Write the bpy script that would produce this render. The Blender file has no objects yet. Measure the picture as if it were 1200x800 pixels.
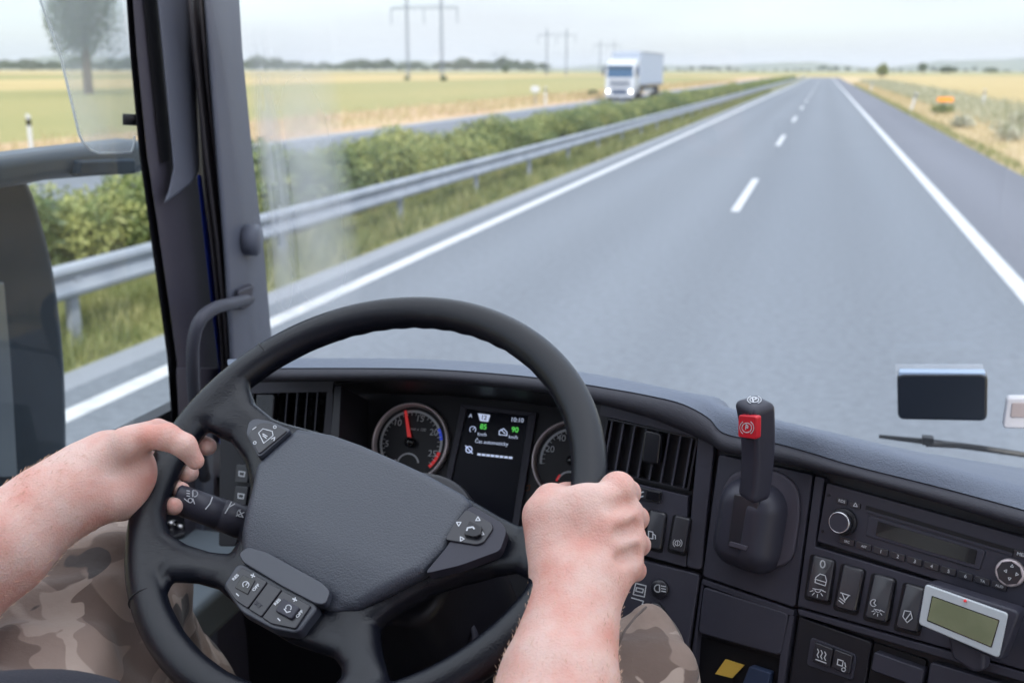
import bpy, bmesh, math, random
import numpy as np
from mathutils import Vector, Matrix
R = math.radians
rng = random.Random(7)
sc = bpy.context.scene
COL = sc.collection

# ------------------------------------------------------------------ camera
CF, YAW, PITCH, ROLL, CH = 1244.5, .27859, .24997, .00188, 2.455      # focal length in px of a 1200 px wide frame; eye 2.455 m above the road
cy_, sy_, cp_, sp_ = math.cos(YAW), math.sin(YAW), math.cos(PITCH), math.sin(PITCH)
W_ = np.array([-sy_*cp_, cy_*cp_, -sp_]); r0 = np.array([cy_, sy_, 0.0]); u0 = np.cross(r0, W_)
R_ = math.cos(ROLL)*r0 + math.sin(ROLL)*u0; U_ = -math.sin(ROLL)*r0 + math.cos(ROLL)*u0
EYE = np.array([0, 0, CH])
cam_d = bpy.data.cameras.new("camera"); cam = bpy.data.objects.new("camera", cam_d); COL.objects.link(cam)
cam.matrix_world = Matrix([[R_[0], U_[0], -W_[0], 0], [R_[1], U_[1], -W_[1], 0], [R_[2], U_[2], -W_[2], CH], [0, 0, 0, 1]])
cam_d.sensor_width = 36; cam_d.lens = CF/1200*36; cam_d.clip_start = .02; cam_d.clip_end = 20000
cam_d.dof.use_dof = True; cam_d.dof.focus_distance = .97; cam_d.dof.aperture_fstop = 7
sc.camera = cam

# ------------------------------------------------------------------ sky, sun, exposure
SUN_EL, SUN_AZ = 38, 150            # azimuth clockwise from +Y: behind the truck, to the right
world = bpy.data.worlds.new("World"); sc.world = world; world.use_nodes = True
wn, wl_ = world.node_tree.nodes, world.node_tree.links
wn.clear()
sky = wn.new("ShaderNodeTexSky"); sky.sky_type = 'NISHITA'; sky.sun_disc = False
sky.sun_elevation = R(SUN_EL); sky.sun_rotation = R(SUN_AZ); sky.air_density = 1.0; sky.dust_density = 2.0; sky.altitude = 200
bg1 = wn.new("ShaderNodeBackground"); bg1.inputs[1].default_value = .125
bg2 = wn.new("ShaderNodeBackground"); bg2.inputs[0].default_value = (.90, .95, 1, 1); bg2.inputs[1].default_value = .40
tc = wn.new("ShaderNodeTexCoord"); mp = wn.new("ShaderNodeMapping"); mp.inputs['Scale'].default_value = (1, 1, 7)
nz = wn.new("ShaderNodeTexNoise"); nz.inputs['Scale'].default_value = 2.6; nz.inputs['Detail'].default_value = 7
cr = wn.new("ShaderNodeValToRGB"); cr.color_ramp.elements[0].position = .30; cr.color_ramp.elements[1].position = .62
cr.color_ramp.elements[0].color = (.05, .05, .05, 1)
mx = wn.new("ShaderNodeMixShader"); wo = wn.new("ShaderNodeOutputWorld")
tn = wn.new("ShaderNodeVectorMath"); tn.operation = 'MULTIPLY'; tn.inputs[1].default_value = (.92, .93, 1.05); wl_.new(sky.outputs[0], tn.inputs[0]); wl_.new(tn.outputs[0], bg1.inputs[0]); wl_.new(tc.outputs['Generated'], mp.inputs[0]); wl_.new(mp.outputs[0], nz.inputs[0])
wl_.new(nz.outputs[0], cr.inputs[0]); wl_.new(cr.outputs[0], mx.inputs[0]); wl_.new(bg1.outputs[0], mx.inputs[1]); wl_.new(bg2.outputs[0], mx.inputs[2])
wl_.new(mx.outputs[0], wo.inputs[0])
sx = wn.new("ShaderNodeSeparateXYZ"); gm = wn.new("ShaderNodeMapRange")      # thin cloud: the zenith is about three times as bright as the horizon
gm.inputs['From Min'].default_value = 0.05; gm.inputs['From Max'].default_value = 1.0; gm.inputs['To Min'].default_value = .455; gm.inputs['To Max'].default_value = 1.5; gm.interpolation_type = 'SMOOTHSTEP'
wl_.new(tc.outputs['Generated'], sx.inputs[0]); wl_.new(sx.outputs[2], gm.inputs[0]); wl_.new(gm.outputs[0], bg2.inputs[1])
sd = bpy.data.lights.new("sun", 'SUN'); sd.energy = 2.2; sd.angle = R(4); sd.color = (1, .95, .86)
sun = bpy.data.objects.new("sun", sd); COL.objects.link(sun)
dirv = Vector((math.sin(R(SUN_AZ))*math.cos(R(SUN_EL)), math.cos(R(SUN_AZ))*math.cos(R(SUN_EL)), math.sin(R(SUN_EL))))
sun.rotation_euler = dirv.to_track_quat('Z', 'Y').to_euler()
sc.view_settings.view_transform = 'Standard'; sc.view_settings.look = 'None'; sc.view_settings.gamma = 1
sc.view_settings.exposure = 1.13
sc.render.engine = 'CYCLES'
sc.cycles.use_denoising = True; sc.cycles.max_bounces = 8; sc.cycles.transparent_max_bounces = 24
sc.cycles.volume_bounces = 0; sc.cycles.caustics_reflective = False; sc.cycles.caustics_refractive = False
sc.cycles.sample_clamp_indirect = 6

# ------------------------------------------------------------------ measuring helpers
def ray(px, py): return W_ + R_*(px-600)/CF + U_*(400-py)/CF
def at(px, py, d=None, X=None, Y=None, Z=None):
    r = ray(px, py)
    if d is None:
        d = X/r[0] if X is not None else (Y/r[1] if Y is not None else (Z-CH)/r[2])
    return EYE + r*d
class Plane:
    def __init__(s, px, py, d, az, tilt):
        s.o = at(px, py, d); a, t = R(az), R(tilt)
        s.u = np.array([math.cos(a), math.sin(a), 0]); nh = np.array([math.sin(a), -math.cos(a), 0])
        s.n = nh*math.cos(t)+np.array([0, 0, math.sin(t)]); s.v = np.cross(s.n, s.u)
    def p(s, px, py, off=0):
        d = ray(px, py); return EYE + d*(((s.o+s.n*off-EYE)@s.n)/(d@s.n))
    def uv(s, px, py, off=0):
        q = s.p(px, py, off)-s.o; return np.array([q@s.u, q@s.v])
    def w(s, a, b, off=0): return s.o+s.u*a+s.v*b+s.n*off

# ------------------------------------------------------------------ materials
MATS = {}
def mat(name, color, rough=.5, metal=0, bump=None, var=None, spec=.36, coat=0, sss=0, emit=None, sheen=0):
    """bump=(scale, strength, distance); var=(scale, second colour, lo, hi)"""
    m = bpy.data.materials.new(name); m.use_nodes = True; N, L = m.node_tree.nodes, m.node_tree.links
    b = N['Principled BSDF']; b.inputs['Base Color'].default_value = (*color, 1); b.inputs['Roughness'].default_value = rough
    b.inputs['Metallic'].default_value = metal; b.inputs['Specular IOR Level'].default_value = spec
    b.inputs['Coat Weight'].default_value = coat; b.inputs['Sheen Weight'].default_value = sheen
    if sss:
        b.inputs['Subsurface Weight'].default_value = sss; b.inputs['Subsurface Radius'].default_value = (1, .35, .2); b.inputs['Subsurface Scale'].default_value = .008
    if emit: b.inputs['Emission Color'].default_value = (*emit[:3], 1); b.inputs['Emission Strength'].default_value = emit[3]
    t = N.new("ShaderNodeTexCoord")
    if var:
        n = N.new("ShaderNodeTexNoise"); n.inputs['Scale'].default_value = var[0]; n.inputs['Detail'].default_value = 5
        r = N.new("ShaderNodeValToRGB"); r.color_ramp.elements[0].position = var[2]; r.color_ramp.elements[1].position = var[3]
        r.color_ramp.elements[0].color = (*color, 1); r.color_ramp.elements[1].color = (*var[1], 1)
        L.new(t.outputs['Object'], n.inputs[0]); L.new(n.outputs[0], r.inputs[0]); L.new(r.outputs[0], b.inputs['Base Color'])
    if bump:
        n = N.new("ShaderNodeTexNoise"); n.inputs['Scale'].default_value = bump[0]; n.inputs['Detail'].default_value = 3
        u = N.new("ShaderNodeBump"); u.inputs['Strength'].default_value = bump[1]; u.inputs['Distance'].default_value = bump[2]
        L.new(t.outputs['Object'], n.inputs[0]); L.new(n.outputs[0], u.inputs['Height']); L.new(u.outputs[0], b.inputs['Normal'])
        if rough > .2:
            q = N.new("ShaderNodeTexNoise"); q.inputs['Scale'].default_value = 14; q.inputs['Detail'].default_value = 4
            mr = N.new("ShaderNodeMapRange"); mr.inputs['To Min'].default_value = rough-.07; mr.inputs['To Max'].default_value = rough+.07
            L.new(t.outputs['Object'], q.inputs[0]); L.new(q.outputs[0], mr.inputs[0]); L.new(mr.outputs[0], b.inputs['Roughness'])
    MATS[name] = m
    return m
plastic = mat("slate plastic", (.042, .042, .060), .46, bump=(1400, .45, .0005), var=(9, (.050, .049, .068), .35, .7))
plastic_s = mat("smooth slate plastic", (.036, .036, .052), .40, bump=(900, .12, .0003))
plastic_d = mat("dark plastic", (.016, .016, .022), .4, bump=(1200, .2, .0003))
black = mat("deep black plastic", (.006, .006, .009), .5)
plastic_s2 = mat("switch key plastic", (.022, .022, .030), .30, spec=.6)
gloss = mat("glossy black", (.010, .010, .014), .16, coat=.3)
pad_m = mat("dash top pad", (.155, .18, .235), .55, bump=(700, 1, .0011), var=(5, (.138, .162, .213), .3, .7))  # the sky's reflection is put into this pale blue base colour
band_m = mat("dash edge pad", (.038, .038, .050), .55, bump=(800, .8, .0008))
leather = mat("wheel leather", (.006, .007, .012), .20, bump=(650, .8, .0006), spec=.36)
leather_g = mat("grained wheel cover", (.042, .048, .066), .34, bump=(620, .8, .0009), spec=.6)
wheel_pl = mat("wheel satin plastic", (.042, .047, .064), .38, bump=(1500, .2, .0003), spec=.6)
pillar_m = mat("pillar trim", (.115, .125, .165), .5, bump=(1300, .25, .0003), var=(3, (.10, .11, .145), .3, .7))
trim_m = mat("door frame trim", (.055, .056, .075), .5, bump=(1300, .25, .0003))
trim_p = mat("purple grey trim", (.066, .061, .082), .5, bump=(1300, .25, .0003))
rubber = mat("rubber seal", (.022, .019, .024), .6, bump=(300, .5, .001))
blue_p = mat("blue cab paint", (.02, .05, .42), .3, coat=.6)
chrome = mat("chrome ring", (.55, .55, .58), .22, 1)
silver = mat("silver ring", (.62, .55, .57), .35, .5)
white_i = mat("white printing", (.62, .64, .68), .5)
ghost_i = mat("screen printing white", (.55, .6, .75), .4, emit=(.5, .58, .8, .35))
green_i = mat("screen green", (.05, .4, .05), .4, emit=(.1, .6, .1, .45))
red_i = mat("red marking", (.65, .03, .04), .4, emit=(.8, .05, .05, .15))
blue_i = mat("blue marking", (.03, .08, .6), .4, emit=(.05, .1, .8, .15))
orange_i = mat("dim warning lamp", (.16, .05, .02), .5)
screen_m = mat("dark display", (.005, .006, .014), .25, spec=.12)
dial_m = mat("dial face", (.020, .020, .026), .45)
lcd_m = mat("liquid crystal panel", (.20, .22, .13), .25, var=(40, (.17, .19, .11), .4, .6))
lcd_f = mat("light grey frame", (.50, .54, .57), .4, bump=(600, .1, .0003))
red_b = mat("red plastic", (.62, .02, .035), .35, coat=.2)
yellow_m = mat("yellow card", (.72, .46, .08), .6)
nail_m = mat("fingernail", (.72, .47, .42), .3, coat=.2)
seat_m = mat("seat cloth", (.03, .03, .04), .85, bump=(500, .8, .001))
shirt_m = mat("dark shirt", (.03, .035, .05), .85, bump=(200, .4, .002))
hair_m = mat("brown hair", (.06, .04, .025), .6, bump=(300, 1, .003))

def skin_mat():
    m = mat("skin", (.66, .40, .32), .5, sss=.35)
    N, L = m.node_tree.nodes, m.node_tree.links; b = N['Principled BSDF']; t = N['Texture Coordinate']
    n = N.new("ShaderNodeTexNoise"); n.inputs['Scale'].default_value = 26; n.inputs['Detail'].default_value = 4
    r = N.new("ShaderNodeValToRGB"); r.color_ramp.elements[0].position = .38; r.color_ramp.elements[1].position = .68
    r.color_ramp.elements[0].color = (.70, .475, .415, 1); r.color_ramp.elements[1].color = (.66, .32, .26, 1)
    f = N.new("ShaderNodeTexNoise"); f.inputs['Scale'].default_value = 330; f.inputs['Detail'].default_value = 2
    r2 = N.new("ShaderNodeValToRGB"); r2.color_ramp.elements[0].position = .66; r2.color_ramp.elements[1].position = .80
    r2.color_ramp.elements[0].color = (1, 1, 1, 1); r2.color_ramp.elements[1].color = (.86, .72, .66, 1)
    mu = N.new("ShaderNodeMix"); mu.data_type = 'RGBA'; mu.blend_type = 'MULTIPLY'; mu.inputs[0].default_value = 1
    L.new(t.outputs['Object'], n.inputs[0]); L.new(t.outputs['Object'], f.inputs[0]); L.new(n.outputs[0], r.inputs[0]); L.new(f.outputs[0], r2.inputs[0])
    L.new(r.outputs[0], mu.inputs[6]); L.new(r2.outputs[0], mu.inputs[7]); L.new(mu.outputs[2], b.inputs['Base Color'])
    v = N.new("ShaderNodeTexVoronoi"); v.inputs['Scale'].default_value = 520
    g = N.new("ShaderNodeTexNoise"); g.inputs['Scale'].default_value = 90; g.inputs['Detail'].default_value = 6
    ad = N.new("ShaderNodeMath"); ad.operation = 'MULTIPLY_ADD'; ad.inputs[1].default_value = .35
    u = N.new("ShaderNodeBump"); u.inputs['Strength'].default_value = .6; u.inputs['Distance'].default_value = .0016
    L.new(t.outputs['Object'], v.inputs[0]); L.new(t.outputs['Object'], g.inputs[0]); L.new(v.outputs[0], ad.inputs[0]); L.new(g.outputs[0], ad.inputs[2])
    L.new(ad.outputs[0], u.inputs['Height']); L.new(u.outputs[0], b.inputs['Normal'])
    return m
skin = skin_mat()
def camo_mat():
    m = mat("camouflage cloth", (.3, .24, .2), .85, sheen=.2)
    N, L = m.node_tree.nodes, m.node_tree.links; b = N['Principled BSDF']; t = N['Texture Coordinate']
    cur = None
    for i, (s, th, c, off) in enumerate([(9, .50, (.17, .12, .10), 3), (13, .57, (.42, .33, .28), 9), (11, .585, (.085, .07, .068), 17)]):
        mpp = N.new("ShaderNodeMapping"); mpp.inputs['Location'].default_value = (off, off*1.3, off*.7); mpp.inputs['Scale'].default_value = (1, 1, 1.6)
        n = N.new("ShaderNodeTexNoise"); n.inputs['Scale'].default_value = s; n.inputs['Detail'].default_value = 2.2; n.inputs['Distortion'].default_value = .6
        g = N.new("ShaderNodeMapRange"); g.inputs['From Min'].default_value = th; g.inputs['From Max'].default_value = th+.012
        x = N.new("ShaderNodeMix"); x.data_type = 'RGBA'
        if cur is None: x.inputs[6].default_value = (.29, .215, .18, 1)
        else: L.new(cur, x.inputs[6])
        x.inputs[7].default_value = (*c, 1)
        L.new(t.outputs['Object'], mpp.inputs[0]); L.new(mpp.outputs[0], n.inputs[0]); L.new(n.outputs[0], g.inputs[0]); L.new(g.outputs[0], x.inputs[0]); cur = x.outputs[2]
    L.new(cur, b.inputs['Base Color'])
    n = N.new("ShaderNodeTexNoise"); n.inputs['Scale'].default_value = 14; n.inputs['Detail'].default_value = 5
    n2 = N.new("ShaderNodeTexNoise"); n2.inputs['Scale'].default_value = 1400
    ad = N.new("ShaderNodeMath"); ad.operation = 'MULTIPLY_ADD'; ad.inputs[1].default_value = .06
    u = N.new("ShaderNodeBump"); u.inputs['Strength'].default_value = .7; u.inputs['Distance'].default_value = .012
    L.new(t.outputs['Object'], n.inputs[0]); L.new(t.outputs['Object'], n2.inputs[0]); L.new(n2.outputs[0], ad.inputs[0]); L.new(n.outputs[0], ad.inputs[2])
    L.new(ad.outputs[0], u.inputs['Height']); L.new(u.outputs[0], b.inputs['Normal'])
    return m
camo = camo_mat()
def glass_mat(name, tint, film, gl=.06, streak=False):
    """thin pane: clear, a weak sharp reflection and a little dust that scatters light"""
    m = bpy.data.materials.new(name); m.use_nodes = True; N, L = m.node_tree.nodes, m.node_tree.links; N.clear()
    o = N.new("ShaderNodeOutputMaterial"); tr = N.new("ShaderNodeBsdfTransparent"); tr.inputs[0].default_value = (*tint, 1)
    g = N.new("ShaderNodeBsdfGlossy"); g.inputs['Roughness'].default_value = .02
    df = N.new("ShaderNodeBsdfDiffuse"); df.inputs[0].default_value = (.95, .97, 1, 1); tl = N.new("ShaderNodeBsdfTranslucent"); tl.inputs[0].default_value = (.95, .97, 1, 1)
    dm = N.new("ShaderNodeMixShader"); dm.inputs[0].default_value = .5; L.new(df.outputs[0], dm.inputs[1]); L.new(tl.outputs[0], dm.inputs[2])
    m1 = N.new("ShaderNodeMixShader"); m2 = N.new("ShaderNodeMixShader")
    fr = N.new("ShaderNodeLayerWeight"); pw = N.new("ShaderNodeMath"); pw.operation = 'POWER'; pw.inputs[1].default_value = 4; ml = N.new("ShaderNodeMath"); ml.operation = 'MULTIPLY_ADD'; ml.inputs[1].default_value = .7; ml.inputs[2].default_value = gl
    L.new(fr.outputs['Facing'], pw.inputs[0]); L.new(pw.outputs[0], ml.inputs[0]); L.new(ml.outputs[0], m1.inputs[0]); L.new(tr.outputs[0], m1.inputs[1]); L.new(g.outputs[0], m1.inputs[2])
    t = N.new("ShaderNodeTexCoord"); n = N.new("ShaderNodeTexNoise"); n.inputs['Scale'].default_value = 5; n.inputs['Detail'].default_value = 8
    r = N.new("ShaderNodeMapRange"); r.inputs['From Min'].default_value = .35; r.inputs['From Max'].default_value = .75
    r.inputs['To Min'].default_value = film*.7; r.inputs['To Max'].default_value = film*1.3
    L.new(t.outputs['Object'], n.inputs[0]); L.new(n.outputs[0], r.inputs[0])
    fac = r.outputs[0]
    L.new(fac, m2.inputs[0]); L.new(m1.outputs[0], m2.inputs[1]); L.new(dm.outputs[0], m2.inputs[2]); L.new(m2.outputs[0], o.inputs[0])
    return m
glass_w = glass_mat("windscreen glass", (.97, .985, .99), .04, .03)
glass_s = glass_mat("side glass", (.93, .96, .95), .012, .02)
glass_d = glass_mat("scratched clear plastic", (.97, .98, .99), .22, .03)
glass_f = glass_mat("dirty film", (1, 1, 1), .20, .01)

# ------------------------------------------------------------------ mesh helpers
def tag(o, label=None, cat=None, group=None, kind=None):
    for k, v in (('label', label), ('category', cat), ('group', group), ('kind', kind)):
        if v: o[k] = v
    return o
def wpos(o):
    p = np.zeros(3)
    while o is not None: p = p+np.array(o.location); o = o.parent
    return p
def empty(name, loc, label=None, cat=None, group=None):
    o = bpy.data.objects.new(name, None); o.location = [float(x) for x in loc]; o.empty_display_size = .05; COL.objects.link(o)
    return tag(o, label, cat, group)
def link_mesh(name, V, F, m, parent=None, bevel=0, smooth=False, mi=None, label=None, seg=2, origin=None):
    V = np.asarray(V, float).reshape(-1, 3)
    if parent is not None: org = wpos(parent)
    elif origin is not None: org = np.array(origin, float)
    else: org = np.array([V[:, 0].mean(), V[:, 1].mean(), V[:, 2].min()])
    me = bpy.data.meshes.new(name); me.from_pydata((V-org).tolist(), [], [list(map(int, f)) for f in F])
    for k in (m if isinstance(m, (list, tuple)) else [m]): me.materials.append(k)
    if mi is not None: me.polygons.foreach_set('material_index', mi)
    if smooth or bevel: me.polygons.foreach_set('use_smooth', [True]*len(F))
    me.update()
    o = bpy.data.objects.new(name, me); COL.objects.link(o)
    if parent is not None: o.parent = parent
    else: o.location = org.tolist()
    if bevel:
        b = o.modifiers.new('bevel', 'BEVEL'); b.width = bevel; b.segments = seg; b.limit_method = 'ANGLE'; b.angle_limit = R(35); b.harden_normals = True
    if label: o['label'] = label
    return o
class MB:
    def __init__(s): s.V, s.F, s.M = [], [], []
    def add(s, V, F, mi=0):
        k = len(s.V); s.V += [tuple(map(float, v)) for v in V]; s.F += [tuple(i+k for i in f) for f in F]; s.M += [mi]*len(F); return s
    def prism(s, P, off, mi=0):
        n = len(P); P = [np.asarray(p, float) for p in P]; off = np.asarray(off, float)
        F = [tuple(range(n)), tuple(range(2*n-1, n-1, -1))]+[(i, i+n, (i+1) % n+n, (i+1) % n) for i in range(n)]
        # orient outward
        nn = np.zeros(3)
        for i in range(n): nn += np.cross(P[i], P[(i+1) % n])
        if nn@off > 0: F = [f[::-1] for f in F]
        return s.add(P+[p+off for p in P], F, mi)
    def box(s, c, h, ax=None, mi=0):
        ax = np.eye(3) if ax is None else np.array(ax); c = np.asarray(c, float)
        P = [c-ax[0]*h[0]*a-ax[1]*h[1]*b+ax[2]*h[2] for a, b in ((1, 1), (-1, 1), (-1, -1), (1, -1))]
        return s.prism(P, -ax[2]*2*h[2], mi)
    def tube(s, path, rad, n=12, mi=0, cap=True, flat=None):
        path = [np.asarray(p, float) for p in path]; rad = [rad]*len(path) if np.isscalar(rad) else list(rad)
        V, F = [], []; ref = None
        for i, p in enumerate(path):
            t = path[min(i+1, len(path)-1)]-path[max(i-1, 0)]; t = t/np.linalg.norm(t)
            if ref is None: ref = np.cross(t, [0, 0, 1.]) if abs(t[2]) < .9 else np.cross(t, [1., 0, 0])
            x = ref-t*(ref@t); x /= np.linalg.norm(x); ref = x; y = np.cross(t, x)
            for k in range(n):
                a = 2*math.pi*k/n; V.append(p+rad[i]*(x*math.cos(a)+y*math.sin(a)))
        for i in range(len(path)-1):
            for k in range(n): F.append((i*n+k, i*n+(k+1) % n, (i+1)*n+(k+1) % n, (i+1)*n+k))
        if cap: F.append(tuple(range(n))[::-1]); F.append(tuple((len(path)-1)*n+k for k in range(n)))
        return s.add(V, F, mi)
    def lathe(s, c, axis, prof, n=32, mi=0):
        """prof: list of (radius, height along axis)"""
        ax = np.asarray(axis, float); ax = ax/np.linalg.norm(ax); x = np.cross(ax, [0, 0, 1.]) if abs(ax[2]) < .9 else np.cross(ax, [1., 0, 0]); x /= np.linalg.norm(x); y = np.cross(ax, x)
        V = [np.asarray(c)+ax*h+r*(x*math.cos(2*math.pi*k/n)+y*math.sin(2*math.pi*k/n)) for r, h in prof for k in range(n)]
        F = [(i*n+k, i*n+(k+1) % n, (i+1)*n+(k+1) % n, (i+1)*n+k) for i in range(len(prof)-1) for k in range(n)]
        F.append(tuple(range(n))[::-1]); F.append(tuple((len(prof)-1)*n+k for k in range(n)))
        return s.add(V, F, mi)
    def build(s, name, m, parent=None, **k):
        if len(set(s.M)) > 1: k['mi'] = s.M
        return link_mesh(name, s.V, s.F, m, parent, **k)
def catmull(pts, k=6, closed=False):
    P = [np.asarray(p, float) for p in pts]; n = len(P); out = []
    for i in range(n if closed else n-1):
        a, b, c, d = (P[(i-1) % n], P[i], P[(i+1) % n], P[(i+2) % n]) if closed else (P[max(i-1, 0)], P[i], P[i+1], P[min(i+2, n-1)])
        for j in range(k):
            t = j/k; out.append(.5*((2*b)+(c-a)*t+(2*a-5*b+4*c-d)*t*t+(3*b-a-3*c+d)*t**3))
    if not closed: out.append(P[-1])
    return out
def rounded(pts, r, k=5):
    """2-D polygon with its corners rounded"""
    out = []; n = len(pts); pts = [np.asarray(p, float) for p in pts]
    for i in range(n):
        p, a, b = pts[i], pts[i-1], pts[(i+1) % n]; da, db = a-p, b-p; la, lb = np.linalg.norm(da), np.linalg.norm(db)
        rr = min(r, la*.48, lb*.48); s, e = p+da/la*rr, p+db/lb*rr
        for j in range(k+1):
            t = j/k; out.append(s*(1-t)**2+p*2*t*(1-t)+e*t*t)
    return out
def plate(name, pl, px, lo, hi, m, parent, r=.003, bevel=.0008, label=None, mb=None, mi=0, raw=False):
    """a slab on a plane, outline given where it shows in the photograph (measured at height hi), from lo to hi above the plane"""
    q = [pl.uv(*p, hi) for p in px]; q = q if raw else rounded(q, r)
    P = [pl.w(a, b, hi) for a, b in q]
    own = mb is None; mb = mb or MB(); mb.prism(P, pl.n*(lo-hi), mi)
    return mb.build(name, m, parent, bevel=bevel, label=label) if own else mb
def strokes(name, pl, lines, wd, off, m, parent, closed=False):
    """thin printed lines: lines are lists of pixel points on the plane"""
    mb = MB()
    for ln in lines:
        q = [pl.uv(*p, off) for p in ln]
        for a, b in zip(q[:-1], q[1:]):
            d = b-a; l = np.linalg.norm(d)
            if l < 1e-7: continue
            d = d/l; nn = np.array([-d[1], d[0]])*wd/2; a2, b2 = a-d*wd*.35, b+d*wd*.35
            mb.prism([pl.w(*(a2+nn), off), pl.w(*(a2-nn), off), pl.w(*(b2-nn), off), pl.w(*(b2+nn), off)], -pl.n*.0002)
    return mb.build(name, m, parent)
def text(s, pl, px, py, h, off, m, parent, name='lettering', rot=0, ax=None, bold=0, align='CENTER'):
    cu = bpy.data.curves.new('t', 'FONT'); cu.body = s; cu.size = h*1.38; cu.align_x = align; cu.align_y = 'CENTER'; cu.extrude = .0001; cu.offset = bold
    o = bpy.data.objects.new('t', cu); COL.objects.link(o)
    dg = bpy.context.evaluated_depsgraph_get(); me = bpy.data.meshes.new_from_object(o.evaluated_get(dg)); bpy.data.objects.remove(o); bpy.data.curves.remove(cu)
    u, v, n = (pl.u, pl.v, pl.n) if ax is None else ax
    c, s_ = math.cos(R(rot)), math.sin(R(rot)); U, V = u*c+v*s_, -u*s_+v*c
    c0 = pl.p(px, py, off)
    vs = [c0+U*p.co[0]+V*p.co[1]+n*p.co[2] for p in me.vertices]; fs = [tuple(p.vertices) for p in me.polygons]
    bpy.data.meshes.remove(me)
    return link_mesh(name, vs, fs, m, parent)
def arc(cx, cy, r, a0, a1, n=14, ry=None): return [(cx+r*math.cos(R(a0+(a1-a0)*i/n)), cy-(ry or r)*math.sin(R(a0+(a1-a0)*i/n))) for i in range(n+1)]
def children(o): return [c for c in bpy.data.objects if c.parent == o]

# ------------------------------------------------------------------ distance-field sculpting
def smin(a, b, k):
    h = np.clip(.5+.5*(b-a)/k, 0, 1); return b*(1-h)+a*h-k*h*(1-h)
def smax(a, b, k): return -smin(-a, -b, k)
def cap(p, a, b, ra, rb):
    a, b = np.asarray(a, np.float32), np.asarray(b, np.float32); ab = b-a; t = np.clip((p-a)@ab/(ab@ab), 0, 1)
    return np.linalg.norm(p-a-t[..., None]*ab, axis=-1)-(ra+(rb-ra)*t)
def ell(p, c, axes, r):
    q = np.stack([(p-np.asarray(c, np.float32))@np.asarray(ax, np.float32)/rr for ax, rr in zip(axes, r)], -1)
    k = np.linalg.norm(q, axis=-1); return (k-1)*min(r)
def polysdf(x, y, poly):
    P = np.asarray(poly, np.float32); d = np.full(x.shape, 1e9, np.float32); s = np.ones(x.shape, np.float32); n = len(P)
    for i in range(n):
        a, b = P[i], P[i-1]; ex, ey = b-a; wx, wy = x-a[0], y-a[1]; t = np.clip((wx*ex+wy*ey)/(ex*ex+ey*ey), 0, 1)
        d = np.minimum(d, (wx-ex*t)**2+(wy-ey*t)**2)
        c1, c2, c3 = y >= a[1], y < b[1], ex*wy > ey*wx
        s = np.where((c1 & c2 & c3) | (~c1 & ~c2 & ~c3), -s, s)
    return s*np.sqrt(d)
def sdf_mesh(fn, lo, hi, vox, B=8):
    lo, hi = np.asarray(lo, np.float32), np.asarray(hi, np.float32)
    nb = np.ceil((hi-lo)/(vox*B)).astype(int); N = nb*B+1
    g = [lo[i]+np.arange(nb[i])*vox*B+vox*B/2 for i in range(3)]
    C = np.stack(np.meshgrid(*g, indexing='ij'), -1).astype(np.float32)
    dc = fn(C.reshape(-1, 3)).reshape(nb)
    D = np.repeat(np.repeat(np.repeat(dc, B, 0), B, 1), B, 2)
    D = np.pad(D, ((0, 1),)*3, mode='edge').astype(np.float32)
    act = np.argwhere(np.abs(dc) < vox*B*1.25)
    loc = np.stack(np.meshgrid(*[np.arange(B+1)]*3, indexing='ij'), -1).reshape(-1, 3)
    for s in range(0, len(act), 400):
        A = act[s:s+400]; idx = (A[:, None, :]*B+loc[None]).reshape(-1, 3)
        D[idx[:, 0], idx[:, 1], idx[:, 2]] = fn((lo+idx*vox).astype(np.float32))
    S = D < 0
    c8 = [(i, j, k) for i in (0, 1) for j in (0, 1) for k in (0, 1)]
    n1 = N-1
    cnt = sum(S[i:i+n1[0], j:j+n1[1], k:k+n1[2]].astype(np.int8) for i, j, k in c8)
    cells = np.argwhere((cnt > 0) & (cnt < 8)); ids = -np.ones(n1, int); ids[tuple(cells.T)] = np.arange(len(cells))
    acc = np.zeros((len(cells), 3)); num = np.zeros(len(cells))
    val = {c: D[cells[:, 0]+c[0], cells[:, 1]+c[1], cells[:, 2]+c[2]] for c in c8}
    for c in c8:
        for ax in range(3):
            if c[ax] == 0:
                e = list(c); e[ax] = 1; e = tuple(e); a, b = val[c], val[e]; mk = (a < 0) != (b < 0)
                t = np.where(mk, a/np.where(mk, a-b, 1), 0); pt = np.tile(np.array(c, float), (len(cells), 1)); pt[:, ax] += t
                acc[mk] += pt[mk]; num[mk] += 1
    V = lo+(cells+acc/num[:, None])*vox
    F = []
    for ax in range(3):
        b1, b2 = (ax+1) % 3, (ax+2) % 3
        sl0 = [slice(None)]*3; sl1 = [slice(None)]*3; sl0[ax] = slice(0, -1); sl1[ax] = slice(1, None)
        A, Bv = S[tuple(sl0)], S[tuple(sl1)]; E = np.argwhere(A != Bv); E = E[(E[:, b1] > 0) & (E[:, b2] > 0) & (E[:, b1] < n1[b1]) & (E[:, b2] < n1[b2])]
        ins = A[tuple(E.T)]
        def g_(d1, d2):
            q = E.copy(); q[:, b1] += d1; q[:, b2] += d2; return ids[tuple(q.T)]
        Q = np.stack([g_(-1, -1), g_(0, -1), g_(0, 0), g_(-1, 0)], 1); Q[~ins] = Q[~ins][:, ::-1]
        F.append(Q[(Q >= 0).all(1)])
    return V, np.concatenate(F)
def quad_obj(name, V, F, m, parent=None, smooth_it=1, **k):
    o = link_mesh(name, V, F, m, parent, smooth=True, **k)
    if smooth_it:
        s = o.modifiers.new('relax', 'SMOOTH'); s.factor = .5; s.iterations = smooth_it
    return o

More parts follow.
